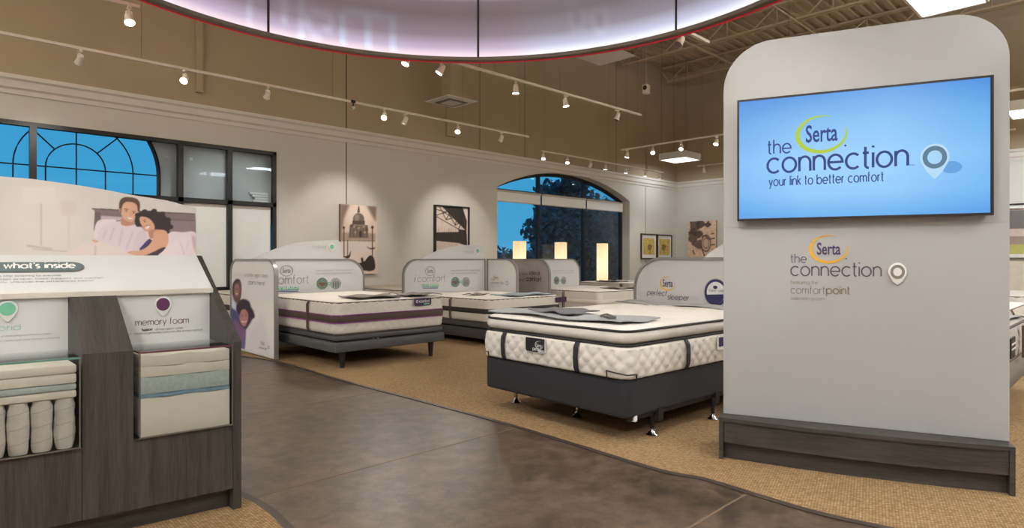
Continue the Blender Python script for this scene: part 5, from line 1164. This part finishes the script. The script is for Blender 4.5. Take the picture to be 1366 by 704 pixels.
# the television
tu0, tv1 = FK.px(983.5, 133.5); tu1, _ = FK.px(1325.5, 100.5); tv0 = FK.px(983.5, 294)[1]; print('tv', tu0, tu1, tv0, tv1)
tv1b = FK.px(1325.5, 100.5)[1]; tv0b = FK.px(1325.5, 288)[1]; tv1 = (tv1 + tv1b) / 2; tv0 = (tv0 + tv0b) / 2
TH = .055
tv = thing('television', 'large flat television showing a blue logo screen on the kiosk', 'television', K(tu0, dK, tv0), math.atan2(ku.y, ku.x))
FT0 = Frame(FK.pt(0, 0, TH), FK.U)
tu0, _t = FT0.px(983.5, 133.5); tu1, _ = FT0.px(1325.5, 100.5); tv1 = (_t + FT0.px(1325.5, 100.5)[1]) / 2; tv0 = (FT0.px(983.5, 294)[1] + FT0.px(1325.5, 288)[1]) / 2
MB().prism([FK.pt(tu0 + .01, tv0 + .01, .001), FK.pt(tu1 - .01, tv0 + .01, .001), FK.pt(tu1 - .01, tv1 - .01, .001), FK.pt(tu0 + .01, tv1 - .01, .001)], FK.N * (TH - .002)).build('body', m_black, tv, world=True)
bz = .012
for x0, x1, y0, y1 in ((tu0, tu0 + bz, tv0, tv1), (tu1 - bz * 1.3, tu1, tv0, tv1), (tu0, tu1, tv0, tv0 + bz * 1.2), (tu0, tu1, tv1 - bz, tv1)):
    MB().prism([FT0.pt(x0, y0, -.012), FT0.pt(x1, y0, -.012), FT0.pt(x1, y1, -.012), FT0.pt(x0, y1, -.012)], FT0.N * .018).build('bezel', mat('bezel_bronze', (48, 40, 38), .3, spec=.5), tv, world=True)
m_scr = bpy.data.materials.new('screen_blue'); m_scr.use_nodes = True; n_ = m_scr.node_tree; p_ = n_.nodes['Principled BSDF']
g_ = n_.nodes.new('ShaderNodeTexCoord'); no_ = n_.nodes.new('ShaderNodeTexNoise'); no_.inputs['Scale'].default_value = 1.2; n_.links.new(g_.outputs['Generated'], no_.inputs['Vector'])
s_ = n_.nodes.new('ShaderNodeSeparateXYZ'); n_.links.new(g_.outputs['Object'], s_.inputs[0])
import_c = [(0, (54, 128, 208)), (.35, (122, 180, 232)), (.62, (150, 200, 242)), (1, (70, 146, 218))]
mv = n_.nodes.new('ShaderNodeMapRange'); n_.links.new(s_.outputs['Z'], mv.inputs['Value']); mv.inputs['From Min'].default_value = 0; mv.inputs['From Max'].default_value = .8
r_ = n_.nodes.new('ShaderNodeValToRGB'); e_ = r_.color_ramp.elements; e_[0].position = 0; e_[0].color = rgb(96, 166, 228); e_[1].position = 1; e_[1].color = rgb(72, 142, 214)
for q_, c_ in ((.2, (140, 194, 240)), (.45, (152, 202, 243)), (.75, (124, 182, 232))): k_ = e_.new(q_); k_.color = rgb(*c_)
n_.links.new(mv.outputs[0], r_.inputs[0])
mh = n_.nodes.new('ShaderNodeValToRGB'); eh = mh.color_ramp.elements; eh[0].position = 0; eh[0].color = (.62, .8, .94, 1); eh[1].position = 1; eh[1].color = (.55, .78, .93, 1); k_ = eh.new(.3); k_.color = (1, 1, 1, 1); k_ = eh.new(.6); k_.color = (1, 1, 1, 1)
mu = n_.nodes.new('ShaderNodeMapRange'); n_.links.new(s_.outputs['X'], mu.inputs['Value']); mu.inputs['From Max'].default_value = 1.4; n_.links.new(mu.outputs[0], mh.inputs[0])
mm = n_.nodes.new('ShaderNodeMixRGB'); mm.blend_type = 'MULTIPLY'; mm.inputs[0].default_value = 1; n_.links.new(r_.outputs[0], mm.inputs[1]); n_.links.new(mh.outputs[0], mm.inputs[2])
p_.inputs['Base Color'].default_value = (.01, .01, .012, 1); p_.inputs['Roughness'].default_value = .25
n_.links.new(mm.outputs[0], p_.inputs['Emission Color']); p_.inputs['Emission Strength'].default_value = .78
scr = MB().prism([FT0.pt(tu0 + bz, tv0 + bz, 0), FT0.pt(tu1 - bz, tv0 + bz, 0), FT0.pt(tu1 - bz, tv1 - bz, 0), FT0.pt(tu0 + bz, tv1 - bz, 0)], FT0.N * .001).build('screen', m_scr, tv, world=True)
def emit_ink(name, c):
    m = mat(name, (5, 5, 5), .6); p = m.node_tree.nodes['Principled BSDF']; p.inputs['Emission Color'].default_value = rgb(*c); p.inputs['Emission Strength'].default_value = .76; return m
eb = emit_ink('screen_navy', (34, 58, 128)); eg = emit_ink('screen_lime', (168, 196, 60)); ew = emit_ink('screen_pin', (176, 212, 240)); er = emit_ink('screen_ring', (84, 118, 142)); es = emit_ink('screen_pin_shadow', (92, 156, 218)); ec = emit_ink('screen_pin_center', (160, 206, 238))
k5 = 4.879; X5 = lambda x: 1010 + x / k5; Y5 = lambda y: 140 + y / k5
Fv = FT0; o5 = .004
a_, b_2 = FT0.px(X5(1250), Y5(410)); ellipse(FT0, scr, X5(1265), Y5(405), 14, 8, es, 'pin_shadow', off=.0025)
swoosh(FT0, scr, X5(415), Y5(192), 172 / k5, 124 / k5, eg, off=o5, t0=.03, t1=.2)
ftext(FT0, scr, 'Serta', X5(316), Y5(244), X5(524), Y5(134), eb, off=o5, bold=.016)
stext(FT0, scr, 'the', X5(70), Y5(320), X5(220), 60 / k5, eb, off=o5, wt=.15); stext(FT0, scr, 'connection', X5(68), Y5(443), X5(980), 92 / k5, eb, off=o5, wt=.16, gap=.26)
stext(FT0, scr, 'your link to better comfort', X5(78), Y5(528), X5(822), 40 / k5, eb, off=o5, wt=.16, gap=.3); ftext(FT0, scr, 'TM', X5(990), Y5(397), X5(1022), Y5(388), eb, off=o5); ellipse(FT0, scr, X5(574), Y5(264), 1.4, 1.4, eb, 'registered_dot', off=o5)
pin(FT0, scr, X5(1155), Y5(340), 96 / k5, 88 / k5, ew, er, ec, 1.62, off=.002, th=.001, ring=.84)
# logo printed on the kiosk under the television
k6 = 6.4; X6 = lambda x: 1040 + x / k6; Y6 = lambda y: 300 + y / k6
swoosh(FK, kpan, X6(414), Y6(207), 169 / k6, 122 / k6, mat('kiosk_gold', (222, 170, 52), .5), off=.002, t0=.03, t1=.2)
ftext(FK, kpan, 'Serta', X6(318), Y6(251), X6(520), Y6(150), mat('kiosk_navy', (68, 58, 96), .6), off=.002, bold=.016)
kp = mat('kiosk_plum', (88, 74, 92), .6)
stext(FK, kpan, 'the', X6(96), Y6(320), X6(228), 48 / k6, kp, off=.002, wt=.13); stext(FK, kpan, 'connection', X6(96), Y6(431), X6(866), 78 / k6, kp, off=.002, wt=.13, gap=.26)
stext(FK, kpan, 'featuring the', X6(96), Y6(502), X6(326), 20 / k6, m_browntx, off=.002, wt=.13); stext(FK, kpan, 'comfort', X6(96), Y6(583), X6(386), 44 / k6, m_browntx, off=.002, wt=.12); stext(FK, kpan, 'point', X6(400), Y6(586), X6(598), 44 / k6, m_browntx, off=.002, wt=.24)
stext(FK, kpan, 'selection system', X6(96), Y6(637), X6(386), 20 / k6, m_browntx, off=.002, wt=.13); ellipse(FK, kpan, X6(568), Y6(288), 1.0, 1.0, kp, 'registered_dot', off=.002)
pin(FK, kpan, X6(1004), Y6(400), 80 / k6, 78 / k6, m_white2, mat('pin_taupe', (132, 124, 116), .5), m_white2, 1.45, off=.001, th=.012, ring=.78)

# ------------------------------------------------------------------ foam sample display at the left
E0 = P(322, 679); ang = YAW - math.atan((1750 - CX) / FPX); du = Vector((math.cos(ang), math.sin(ang), 0)); dv = Vector((0, 1, 0))
E0.z = 0
def D(s, d, z): return E0 + du * s + dv * d + Vector((0, 0, z))
disp = thing('sample_display', 'dark wood display counter with printed header and foam samples behind clear covers', 'display stand', D(0, 0, 0), ang)
ZB, SL0 = .872, -2.1; bd, bz_ = .60, 1.318                          # bend height, left end, back depth and height
def side(s0, s1, prof, name, m): return MB().prism([D(s0, d, z) for d, z in prof], du * (s1 - s0)).build(name, m, disp, world=True)
prof_end = [(0, .0075), (0, ZB), (bd, bz_), (bd + .03, bz_), (bd + .03, .0075)]
side(-.040, 0, prof_end, 'end_panel', m_woodv); side(SL0, SL0 + .04, prof_end, 'end_panel', m_woodv)
sl = (bz_ - ZB) / bd
def slope(d): return ZB + (1.137 - ZB) * d / .35 if d <= .35 else 1.137 + (bz_ - 1.137) * (d - .35) / (bd - .35)
DIV = [(-.68, -.482), (-1.40, -1.20)]
for a, b in DIV:
    side(a, b, [(.0, .117), (.0, .868), (.02, .868), (.02, .117)], 'divider_front', m_woodv)
    MB().prism([D(a, .001, .8685), D(b, .001, .8685), D(b, .35, 1.132), D(a, .35, 1.132)], dv * .02 + Vector((0, 0, -.012))).build('divider_slope', m_woods, disp, world=True)
    side(a, a + .016, [(.02, .44), (.02, .87), (.34, 1.12), (.34, .44)], 'divider_side', m_woodv); side(b - .016, b, [(.02, .44), (.02, .87), (.34, 1.12), (.34, .44)], 'divider_side', m_woodv)
SB = []; BAYS = [(-.482, -.04), (-1.20, -.68), (-2.06, -1.40)]
for a, b in BAYS:
    side(a + .0015, b - .0015, [(.003, .117), (.003, .444), (.02, .444), (.02, .117)], 'drawer_front', m_woodv)
    side(a, b, [(.003, .430), (.003, .446), (.36, .446), (.36, .430)], 'bin_floor', m_woodv)
    sb = side(a, b, [(.345, .44), (.345, 1.125), (.353, 1.125), (.353, .44)], 'sign_board', m_white); SB.append(sb)
side(SL0 + .04, -.04, [(.07, .0075), (.07, .117), (.09, .117), (.09, .0075)], 'kick_board', m_woodh)
side(SL0 + .04, -.04, [(bd, .0075), (bd, 1.30), (bd + .015, 1.30), (bd + .015, .0075)], 'back_board', m_woodv)
# header board with lip, and the picture board standing behind it
side(SL0 + .03, -.030, [(.34, 1.118), (.335, 1.140), (bd + .0, bz_ + .004), (bd + .01, bz_ - .015)], 'header_board', m_white)
side(SL0 + .03, -.028, [(.325, 1.112), (.325, 1.136), (.337, 1.140), (.340, 1.112)], 'header_lip', mat('lip_beige', (206, 200, 192), .5))
sv_ = Vector((0, bd - .335, bz_ + .004 - 1.140)); sv_ = sv_ - du * sv_.dot(du)
FHd = Frame(D(0, .335, 1.140), du, sv_)
def capsule(x0, x1, y0, y1, name, m, off, th=.004):
    u0, v0 = FHd.px(x1 - 20, y1); _, v1 = FHd.px(x1 - 20, y0); ue = FHd.px(x1, (y0 + y1) / 2)[0]; us = FHd.px(x0, (y0 + y1) / 2)[0]; r = (v1 - v0) / 2; pts = [(ue - r * 1.3 + r * 1.3 * math.cos(R(a)), (v0 + v1) / 2 + r * math.sin(R(a))) for a in range(-90, 91, 12)] + [(us, v1), (us, v0)]
    return MB().prism([FHd.pt(u, v, off) for u, v in pts], FHd.N * th).build(name, m, disp, world=True)
capsule(-70, 112.8, 350, 363.2, 'title_pill_rim', m_grey, .001, .003); pill = capsule(-70, 111.8, 350.9, 362.3, 'title_pill', mat('pill_slate', (92, 108, 112), .4), .004, .003)
wt_ = mat('pill_white', (236, 236, 234), .5)
stext(FHd, pill, "discover what's inside", -75, 360.2, 100, 5.2, wt_, off=.0085, wt=.26, gap=.30)
for s_, x0, yb, x1 in (('innerspring, memory foam and hybrid mattresses offer something for everyone.', -140, 371.4, 82), ('What is right for them? Each provides proper back support, but contain', -140, 376.0, 138), ('materials that respond to your body. Uncover the differences below!', -140, 380.2, 125)):
    s_ = ''.join(c if c in G else ('w' if c == 'W' else '') for c in s_); stext(FHd, disp, s_, x0, yb, x1, 1.45, m_greytx, off=.002, wt=.2, gap=.3)
# printed couple
FG = Frame(D(0, bd - .004, 0), du)
tops = [(259.5, 277), (222, 267), (179, 260.4), (135.5, 252), (98, 246), (42, 238.4), (0, 235)]; tp = [FG.px(*p) for p in tops] + [(-1.3, 1.722), (-1.7, 1.70), (-2.09, 1.62)]
tp.sort()
def topg(u): return float(np.interp(u, [p[0] for p in tp], [p[1] for p in tp]))
ug1 = FG.px(261.5, 300)[0]; ug0 = SL0 + .04
uu = [ug0 + (ug1 - ug0) * i / 40 for i in range(41)]
MB().prism([FG.pt(u, topg(u), -.001) for u in uu] + [FG.pt(ug1, 1.30, -.001), FG.pt(ug0, 1.30, -.001)], FG.N * -.012).build('picture_board', m_white, disp, world=True)
k7 = 6.4; cv = Canvas(-20, 230, 270, 346, 5, (214, 208, 204)); cv.T = lambda x, y: (90 + x / k7, 240 + y / k7)
cv.oval(-200, 300, 350, 300, (222, 216, 212), 14); cv.oval(800, 100, 300, 80, (218, 206, 204), 10)
cv.poly([(-370, 60), (-110, 60), (-90, 200), (-390, 200)], (224, 219, 215), 1); cv.line([(-225, 200), (-225, 560)], 2.2, (200, 190, 184), .5); cv.poly([(-350, 550), (-130, 580), (-130, 600), (-350, 570)], (198, 188, 184), .5); cv.line([(-300, 590), (0, 610)], .8, (180, 170, 170), .4)
cv.poly([(-60, 180), (80, 180), (80, 300), (-50, 300)], (216, 206, 200), 2); cv.line([(10, 300), (10, 600)], 3, (214, 206, 200), 1)
HB = (126, 110, 112)
cv.poly([(208, 243), (300, 243), (600, 262), (1090, 285), (1100, 460), (850, 460), (560, 420), (225, 436), (232, 262)], HB, .2); cv.poly([(285, 305), (470, 316), (470, 345), (285, 340)], (196, 176, 184), .3); cv.poly([(240, 262), (285, 264), (275, 400), (232, 432)], (112, 98, 100), .3); cv.line([(208, 245), (600, 264), (1090, 290)], 1.2, (98, 84, 86), .2); cv.line([(860, 335), (1095, 350)], .7, (92, 78, 80), .15); cv.poly([(860, 350), (1098, 352), (1098, 450), (860, 450)], (142, 122, 128), .4); cv.line([(240, 266), (460, 280)], .5, (150, 134, 136), .15)
cv.curve([(230, 430), (258, 350), (340, 335), (420, 350), (300, 450), (240, 500)], (226, 214, 218), .5)
cv.curve([(640, 470), (760, 440), (850, 455), (900, 440), (980, 446), (1098, 455), (1105, 660), (760, 660)], (226, 212, 218), .5)
SH = (222, 206, 214)
cv.curve([(258, 470), (290, 410), (380, 365), (455, 352), (520, 385), (590, 380), (650, 420), (690, 500), (680, 600), (590, 620), (480, 616), (400, 570), (280, 520)], SH, .3)
for a in (((400, 400), (360, 520)), ((470, 420), (440, 560)), ((560, 440), (500, 590)), ((620, 440), (560, 600)), ((330, 430), (300, 500))): cv.line([a[0], a[1]], 1.6, (202, 182, 196), 1.0)
cv.curve([(560, 560), (600, 460), (650, 430), (690, 520), (680, 590), (600, 604)], (216, 198, 208), .5)
SK, SK2, HR = (216, 166, 140), (190, 136, 112), (92, 68, 56)
cv.curve([(455, 370), (470, 320), (560, 330), (575, 370), (520, 392), (475, 388)], SK2, .3)
cv.curve([(450, 250), (452, 200), (500, 170), (570, 180), (612, 220), (606, 280), (580, 330), (545, 358), (505, 345), (470, 320)], SK, .3)
cv.curve([(440, 240), (446, 180), (480, 150), (530, 146), (590, 160), (618, 200), (614, 268), (600, 262), (592, 215), (560, 192), (510, 186), (480, 200), (462, 240), (456, 280), (443, 262)], HR, .3)
cv.oval(447, 255, 8, 16, SK2, .2); cv.line([(484, 248), (518, 252)], .7, (70, 50, 42), .15); cv.line([(552, 266), (585, 270)], .7, (70, 50, 42), .15); cv.oval(502, 264, 10, 3.5, (66, 46, 40), .15); cv.oval(566, 280, 9, 3.5, (66, 46, 40), .15)
cv.line([(540, 262), (548, 300), (528, 304)], .5, SK2, .15); cv.curve([(500, 308), (530, 322), (566, 322), (545, 338), (515, 330)], (238, 226, 220), .15); cv.line([(498, 306), (530, 342), (568, 322)], .35, (140, 80, 70), .12); cv.oval(520, 230, 30, 14, (220, 170, 142), .7)
HW = (56, 44, 44)
cv.curve([(580, 380), (578, 320), (620, 275), (700, 262), (780, 275), (840, 310), (880, 360), (870, 430), (830, 450), (760, 440), (640, 400), (600, 400)], HW, .4)
for a, b in ((600, 300), (660, 270), (740, 265), (810, 290), (860, 340), (880, 400), (850, 440)): cv.oval(a, b, 24, 20, HW, .5)
cv.curve([(616, 320), (650, 312), (700, 330), (740, 380), (740, 430), (700, 448), (660, 430), (640, 400), (620, 360)], SK, .3); cv.line([(640, 346), (664, 338)], .6, (60, 40, 40), .12); cv.line([(668, 388), (706, 384)], .3, (60, 40, 40), .12); cv.oval(660, 356, 8, 4, (60, 40, 38), .15); cv.curve([(664, 408), (694, 390), (700, 402), (682, 418)], (240, 228, 224), .15); cv.oval(652, 400, 6, 8, SK2, .25)
cv.curve([(690, 440), (740, 420), (790, 430), (760, 480), (710, 500)], SK2, .3)
cv.poly([(615, 585), (700, 500), (790, 560), (840, 575), (780, 655), (640, 655)], (72, 56, 66), .3); cv.curve([(618, 590), (680, 515), (700, 520), (660, 570), (630, 600)], (70, 58, 130), .3)
cv.curve([(735, 450), (780, 425), (840, 435), (862, 490), (850, 560), (800, 580), (720, 620), (640, 650), (560, 640), (510, 622), (540, 606), (620, 600), (690, 560), (730, 500)], SK, .35); cv.curve([(780, 440), (840, 446), (856, 500), (830, 540), (800, 500)], (218, 166, 136), 1)
cv.curve([(-20, 655), (60, 590), (160, 530), (230, 525), (280, 530), (420, 570), (500, 620), (560, 655)], (224, 210, 206), .4); cv.curve([(210, 508), (250, 515), (262, 530), (225, 530)], SK, .25); cv.line([(240, 560), (234, 650)], 2.4, (206, 186, 182), .8)
cv.curve([(780, 660), (840, 590), (900, 530), (980, 480), (1060, 490), (1102, 520), (1104, 660)], (230, 216, 220), .4); cv.curve([(1060, 480), (1098, 500), (1104, 620), (1080, 600)], (206, 178, 184), .8); cv.line([(960, 520), (1000, 640)], 1.5, (214, 194, 202), .8); cv.line([(1040, 520), (1010, 600)], 1.2, (216, 196, 202), .8)
# only the part right of the frame's left edge was surveyed; the rest of the board carries the plain warm background
print_grid(FG, disp, -1.15, ug1 - .001, lambda u: topg(u) - .002, 1.30, 330, 90, cv, m_print, off=.001)
# bay signs
FS = Frame(D(0, .344, 0), du)
k8 = 3.2; X8 = lambda x: 140 + x / k8; Y8 = lambda y: 380 + y / k8
pin(FS, SB[0], X8(247), Y8(82), 36 / k8, 34 / k8, m_white2, m_purple, None, 1.55, off=.001, th=.008, ring=.8)
stext(FS, SB[0], 'memory foam', X8(130), Y8(174), X8(357), 19 / k8, mat('memory_plum', (104, 58, 74), .6), off=.002, wt=.11, gap=.26)
stext(FS, SB[0], 'Support', X8(157), Y8(196), X8(202), 7 / k8, m_plumtx, off=.002, wt=.3); stext(FS, SB[0], '- all-foam support system', X8(208), Y8(194), X8(332), 6.5 / k8, m_greytx, off=.002, wt=.14)
stext(FS, SB[0], 'comfort - enhanced gel memory foam and other premium materials', X8(70), Y8(216), X8(416), 6.5 / k8, m_greytx, off=.002, wt=.14)
k9 = 4.14; X9 = lambda x: x / k9; Y9 = lambda y: 395 + y / k9
pin(FS, SB[1], X9(42), Y9(70), 58 / k9, 46 / k9, m_white2, m_teal, None, 1.6, off=.001, th=.008, ring=.8)
stext(FS, SB[1], 'hybrid', X9(-95), Y9(196), X9(112), 23 / k9, mat('hybrid_mint', (140, 196, 172), .6), off=.002, wt=.12, gap=.24)
stext(FS, SB[1], 'combination of innerspring and memory foam', X9(-110), Y9(233), X9(278), 7 / k9, m_greytx, off=.002, wt=.15); stext(FS, SB[1], 'gel memory foam and other premium materials', X9(-90), Y9(258), X9(330), 7 / k9, m_greytx, off=.002, wt=.15)
# clear covers
def case(a, b, edge_m, name='clear_cover'):
    for q0, q1, r0, r1, z0, z1 in ((a, b, -.012, -.006, .450, .850), (a, b, -.012, .335, .850, .856)):
        MB().hexa([D(q0, r0, z0), D(q1, r0, z0), D(q1, r1, z0), D(q0, r1, z0)], [D(q0, r0, z1), D(q1, r0, z1), D(q1, r1, z1), D(q0, r1, z1)]).build(name, m_acry, disp, world=True)
    MB().hexa([D(a, -.014, .850), D(b, -.014, .850), D(b, -.006, .850), D(a, -.006, .850)], [D(a, -.014, .858), D(b, -.014, .858), D(b, -.006, .858), D(a, -.006, .858)]).build('cover_edge', edge_m, disp, world=True)
    for q in (a, b - .005): MB().hexa([D(q, -.013, .45), D(q + .005, -.013, .45), D(q + .005, -.005, .45), D(q, -.005, .45)], [D(q, -.013, .85), D(q + .005, -.013, .85), D(q + .005, -.005, .85), D(q, -.005, .85)]).build('cover_corner', mat('acrylic_edge', (96, 90, 86), .3), disp, world=True)
    MB().hexa([D(a, -.013, .447), D(b, -.013, .447), D(b, -.004, .447), D(a, -.004, .447)], [D(a, -.013, .453), D(b, -.013, .453), D(b, -.004, .453), D(a, -.004, .453)]).build('cover_edge', MATS['acrylic_edge'], disp, world=True)
case(-.46, -.045, mat('plum_edge', (96, 48, 62), .3)); case(-1.18, -.689, mat('green_edge', (90, 130, 116), .3))
m_cream = mat('cream_foam', (222, 214, 202), .9, var=.03, scale=20, bump=.3, bscale=150); m_gel = mat('gel_foam', (176, 186, 184), .8, var=.12, scale=60, bump=.3, bscale=150); m_blue = mat('blue_foam', (128, 154, 172), .8, var=.1, scale=50)
def layers(name, label, a, b, ls):
    t = thing(name, label, 'foam sample', D(a, .02, .446), ang); z = .447
    for h, m, nm in ls:
        q = MB(); pts = 12; bot = []; N_ = pts
        w0 = random.random() * 3; vs = []
        for j in range(2):
            for i in range(N_ + 1):
                s = a + (b - a) * i / N_; wv = .003 * math.sin(i * 1.1 + w0) if j else 0
                vs += [D(s, .006 + .003 * math.sin(i * .9 + w0), z + (h - .001) * j + wv), D(s, .30, z + (h - .001) * j + wv)]
        M_ = 2 * (N_ + 1); fs = []
        for i in range(N_):
            k = 2 * i; fs += [(k, k + 2, M_ + k + 2, M_ + k), (k + 1, k + 3, M_ + k + 3, M_ + k + 1), (k, k + 1, k + 3, k + 2), (M_ + k, M_ + k + 1, M_ + k + 3, M_ + k + 2)]
        fs += [(0, 1, M_ + 1, M_), (2 * N_, 2 * N_ + 1, M_ + 2 * N_ + 1, M_ + 2 * N_)]
        q.add(vs, fs); q.build(nm, m, t, world=True, bevel=.004); z += h
    return t, z
layers('foam_sample', 'stack of cream, grey and blue foam layers behind the right clear cover', -.452, -.055, [(.185, m_cream, 'foam_layer'), (.02, m_blue, 'foam_layer'), (.08, m_gel, 'foam_layer'), (.05, m_cream, 'foam_layer'), (.055, m_cream, 'foam_layer')])
t = thing('coil_sample', 'row of fabric pocket coils under foam behind the left clear cover', 'foam sample', D(-1.17, .02, .446), ang)
m_pocket = mat('pocket_fabric', (208, 202, 196), .9, var=.05, scale=30, bump=.4, bscale=90)
pw = .082; s = -.698 - pw
while s > -1.18:
    for row in (.045,):
        vs = []; fs = []; nz, nr = 14, 14
        for j in range(nz + 1):
            zz_ = .449 + .225 * j / nz; f = j / nz; rad = .0395 * (.82 + .18 * min(1, 6 * min(f, 1 - f))) + .0012 * math.sin(f * 25)
            for i in range(nr):
                th = 2 * math.pi * i / nr; rr = rad * (1 + .05 * math.sin(2 * th + f * 9 + s * 50)); q = D(s + pw / 2, row, zz_); vs.append(q + Vector((math.cos(th) * rr, math.sin(th) * rr * .9, 0)))
        for j in range(nz):
            for i in range(nr): fs.append((j * nr + i, j * nr + (i + 1) % nr, (j + 1) * nr + (i + 1) % nr, (j + 1) * nr + i))
        fs += [tuple(range(nr))[::-1], tuple(range(nz * nr, nz * nr + nr))]
        mb = MB(); mb.add(vs, fs); mb.build('pocket_coil', m_pocket, t, world=True, smooth=60)
        for kk in range(3):
            z0 = .49 + kk * .065; hp = [D(s + pw / 2, row, z0 + .02 * (i / 8)) + Vector((math.cos(R(200 + 17 * i)) * .0405, math.sin(R(200 + 17 * i)) * .037, 0)) for i in range(9)]
            MB().tube(hp, .0012, 4).build('seam_fold', mat('fold_grey', (176, 170, 164), .9), t, world=True)
    s -= pw
z = .676
for h, m in ((.035, m_cream), (.03, m_gel), (.045, m_cream), (.04, m_cream)):
    MB().hexa([D(-1.17, .008, z), D(-.70, .008, z), D(-.70, .30, z), D(-1.17, .30, z)], [D(-1.17, .008, z + h - .002), D(-.70, .008, z + h - .002), D(-.70, .30, z + h - .002), D(-1.17, .30, z + h - .002)]).build('foam_layer', m, t, world=True, bevel=.008); z += h
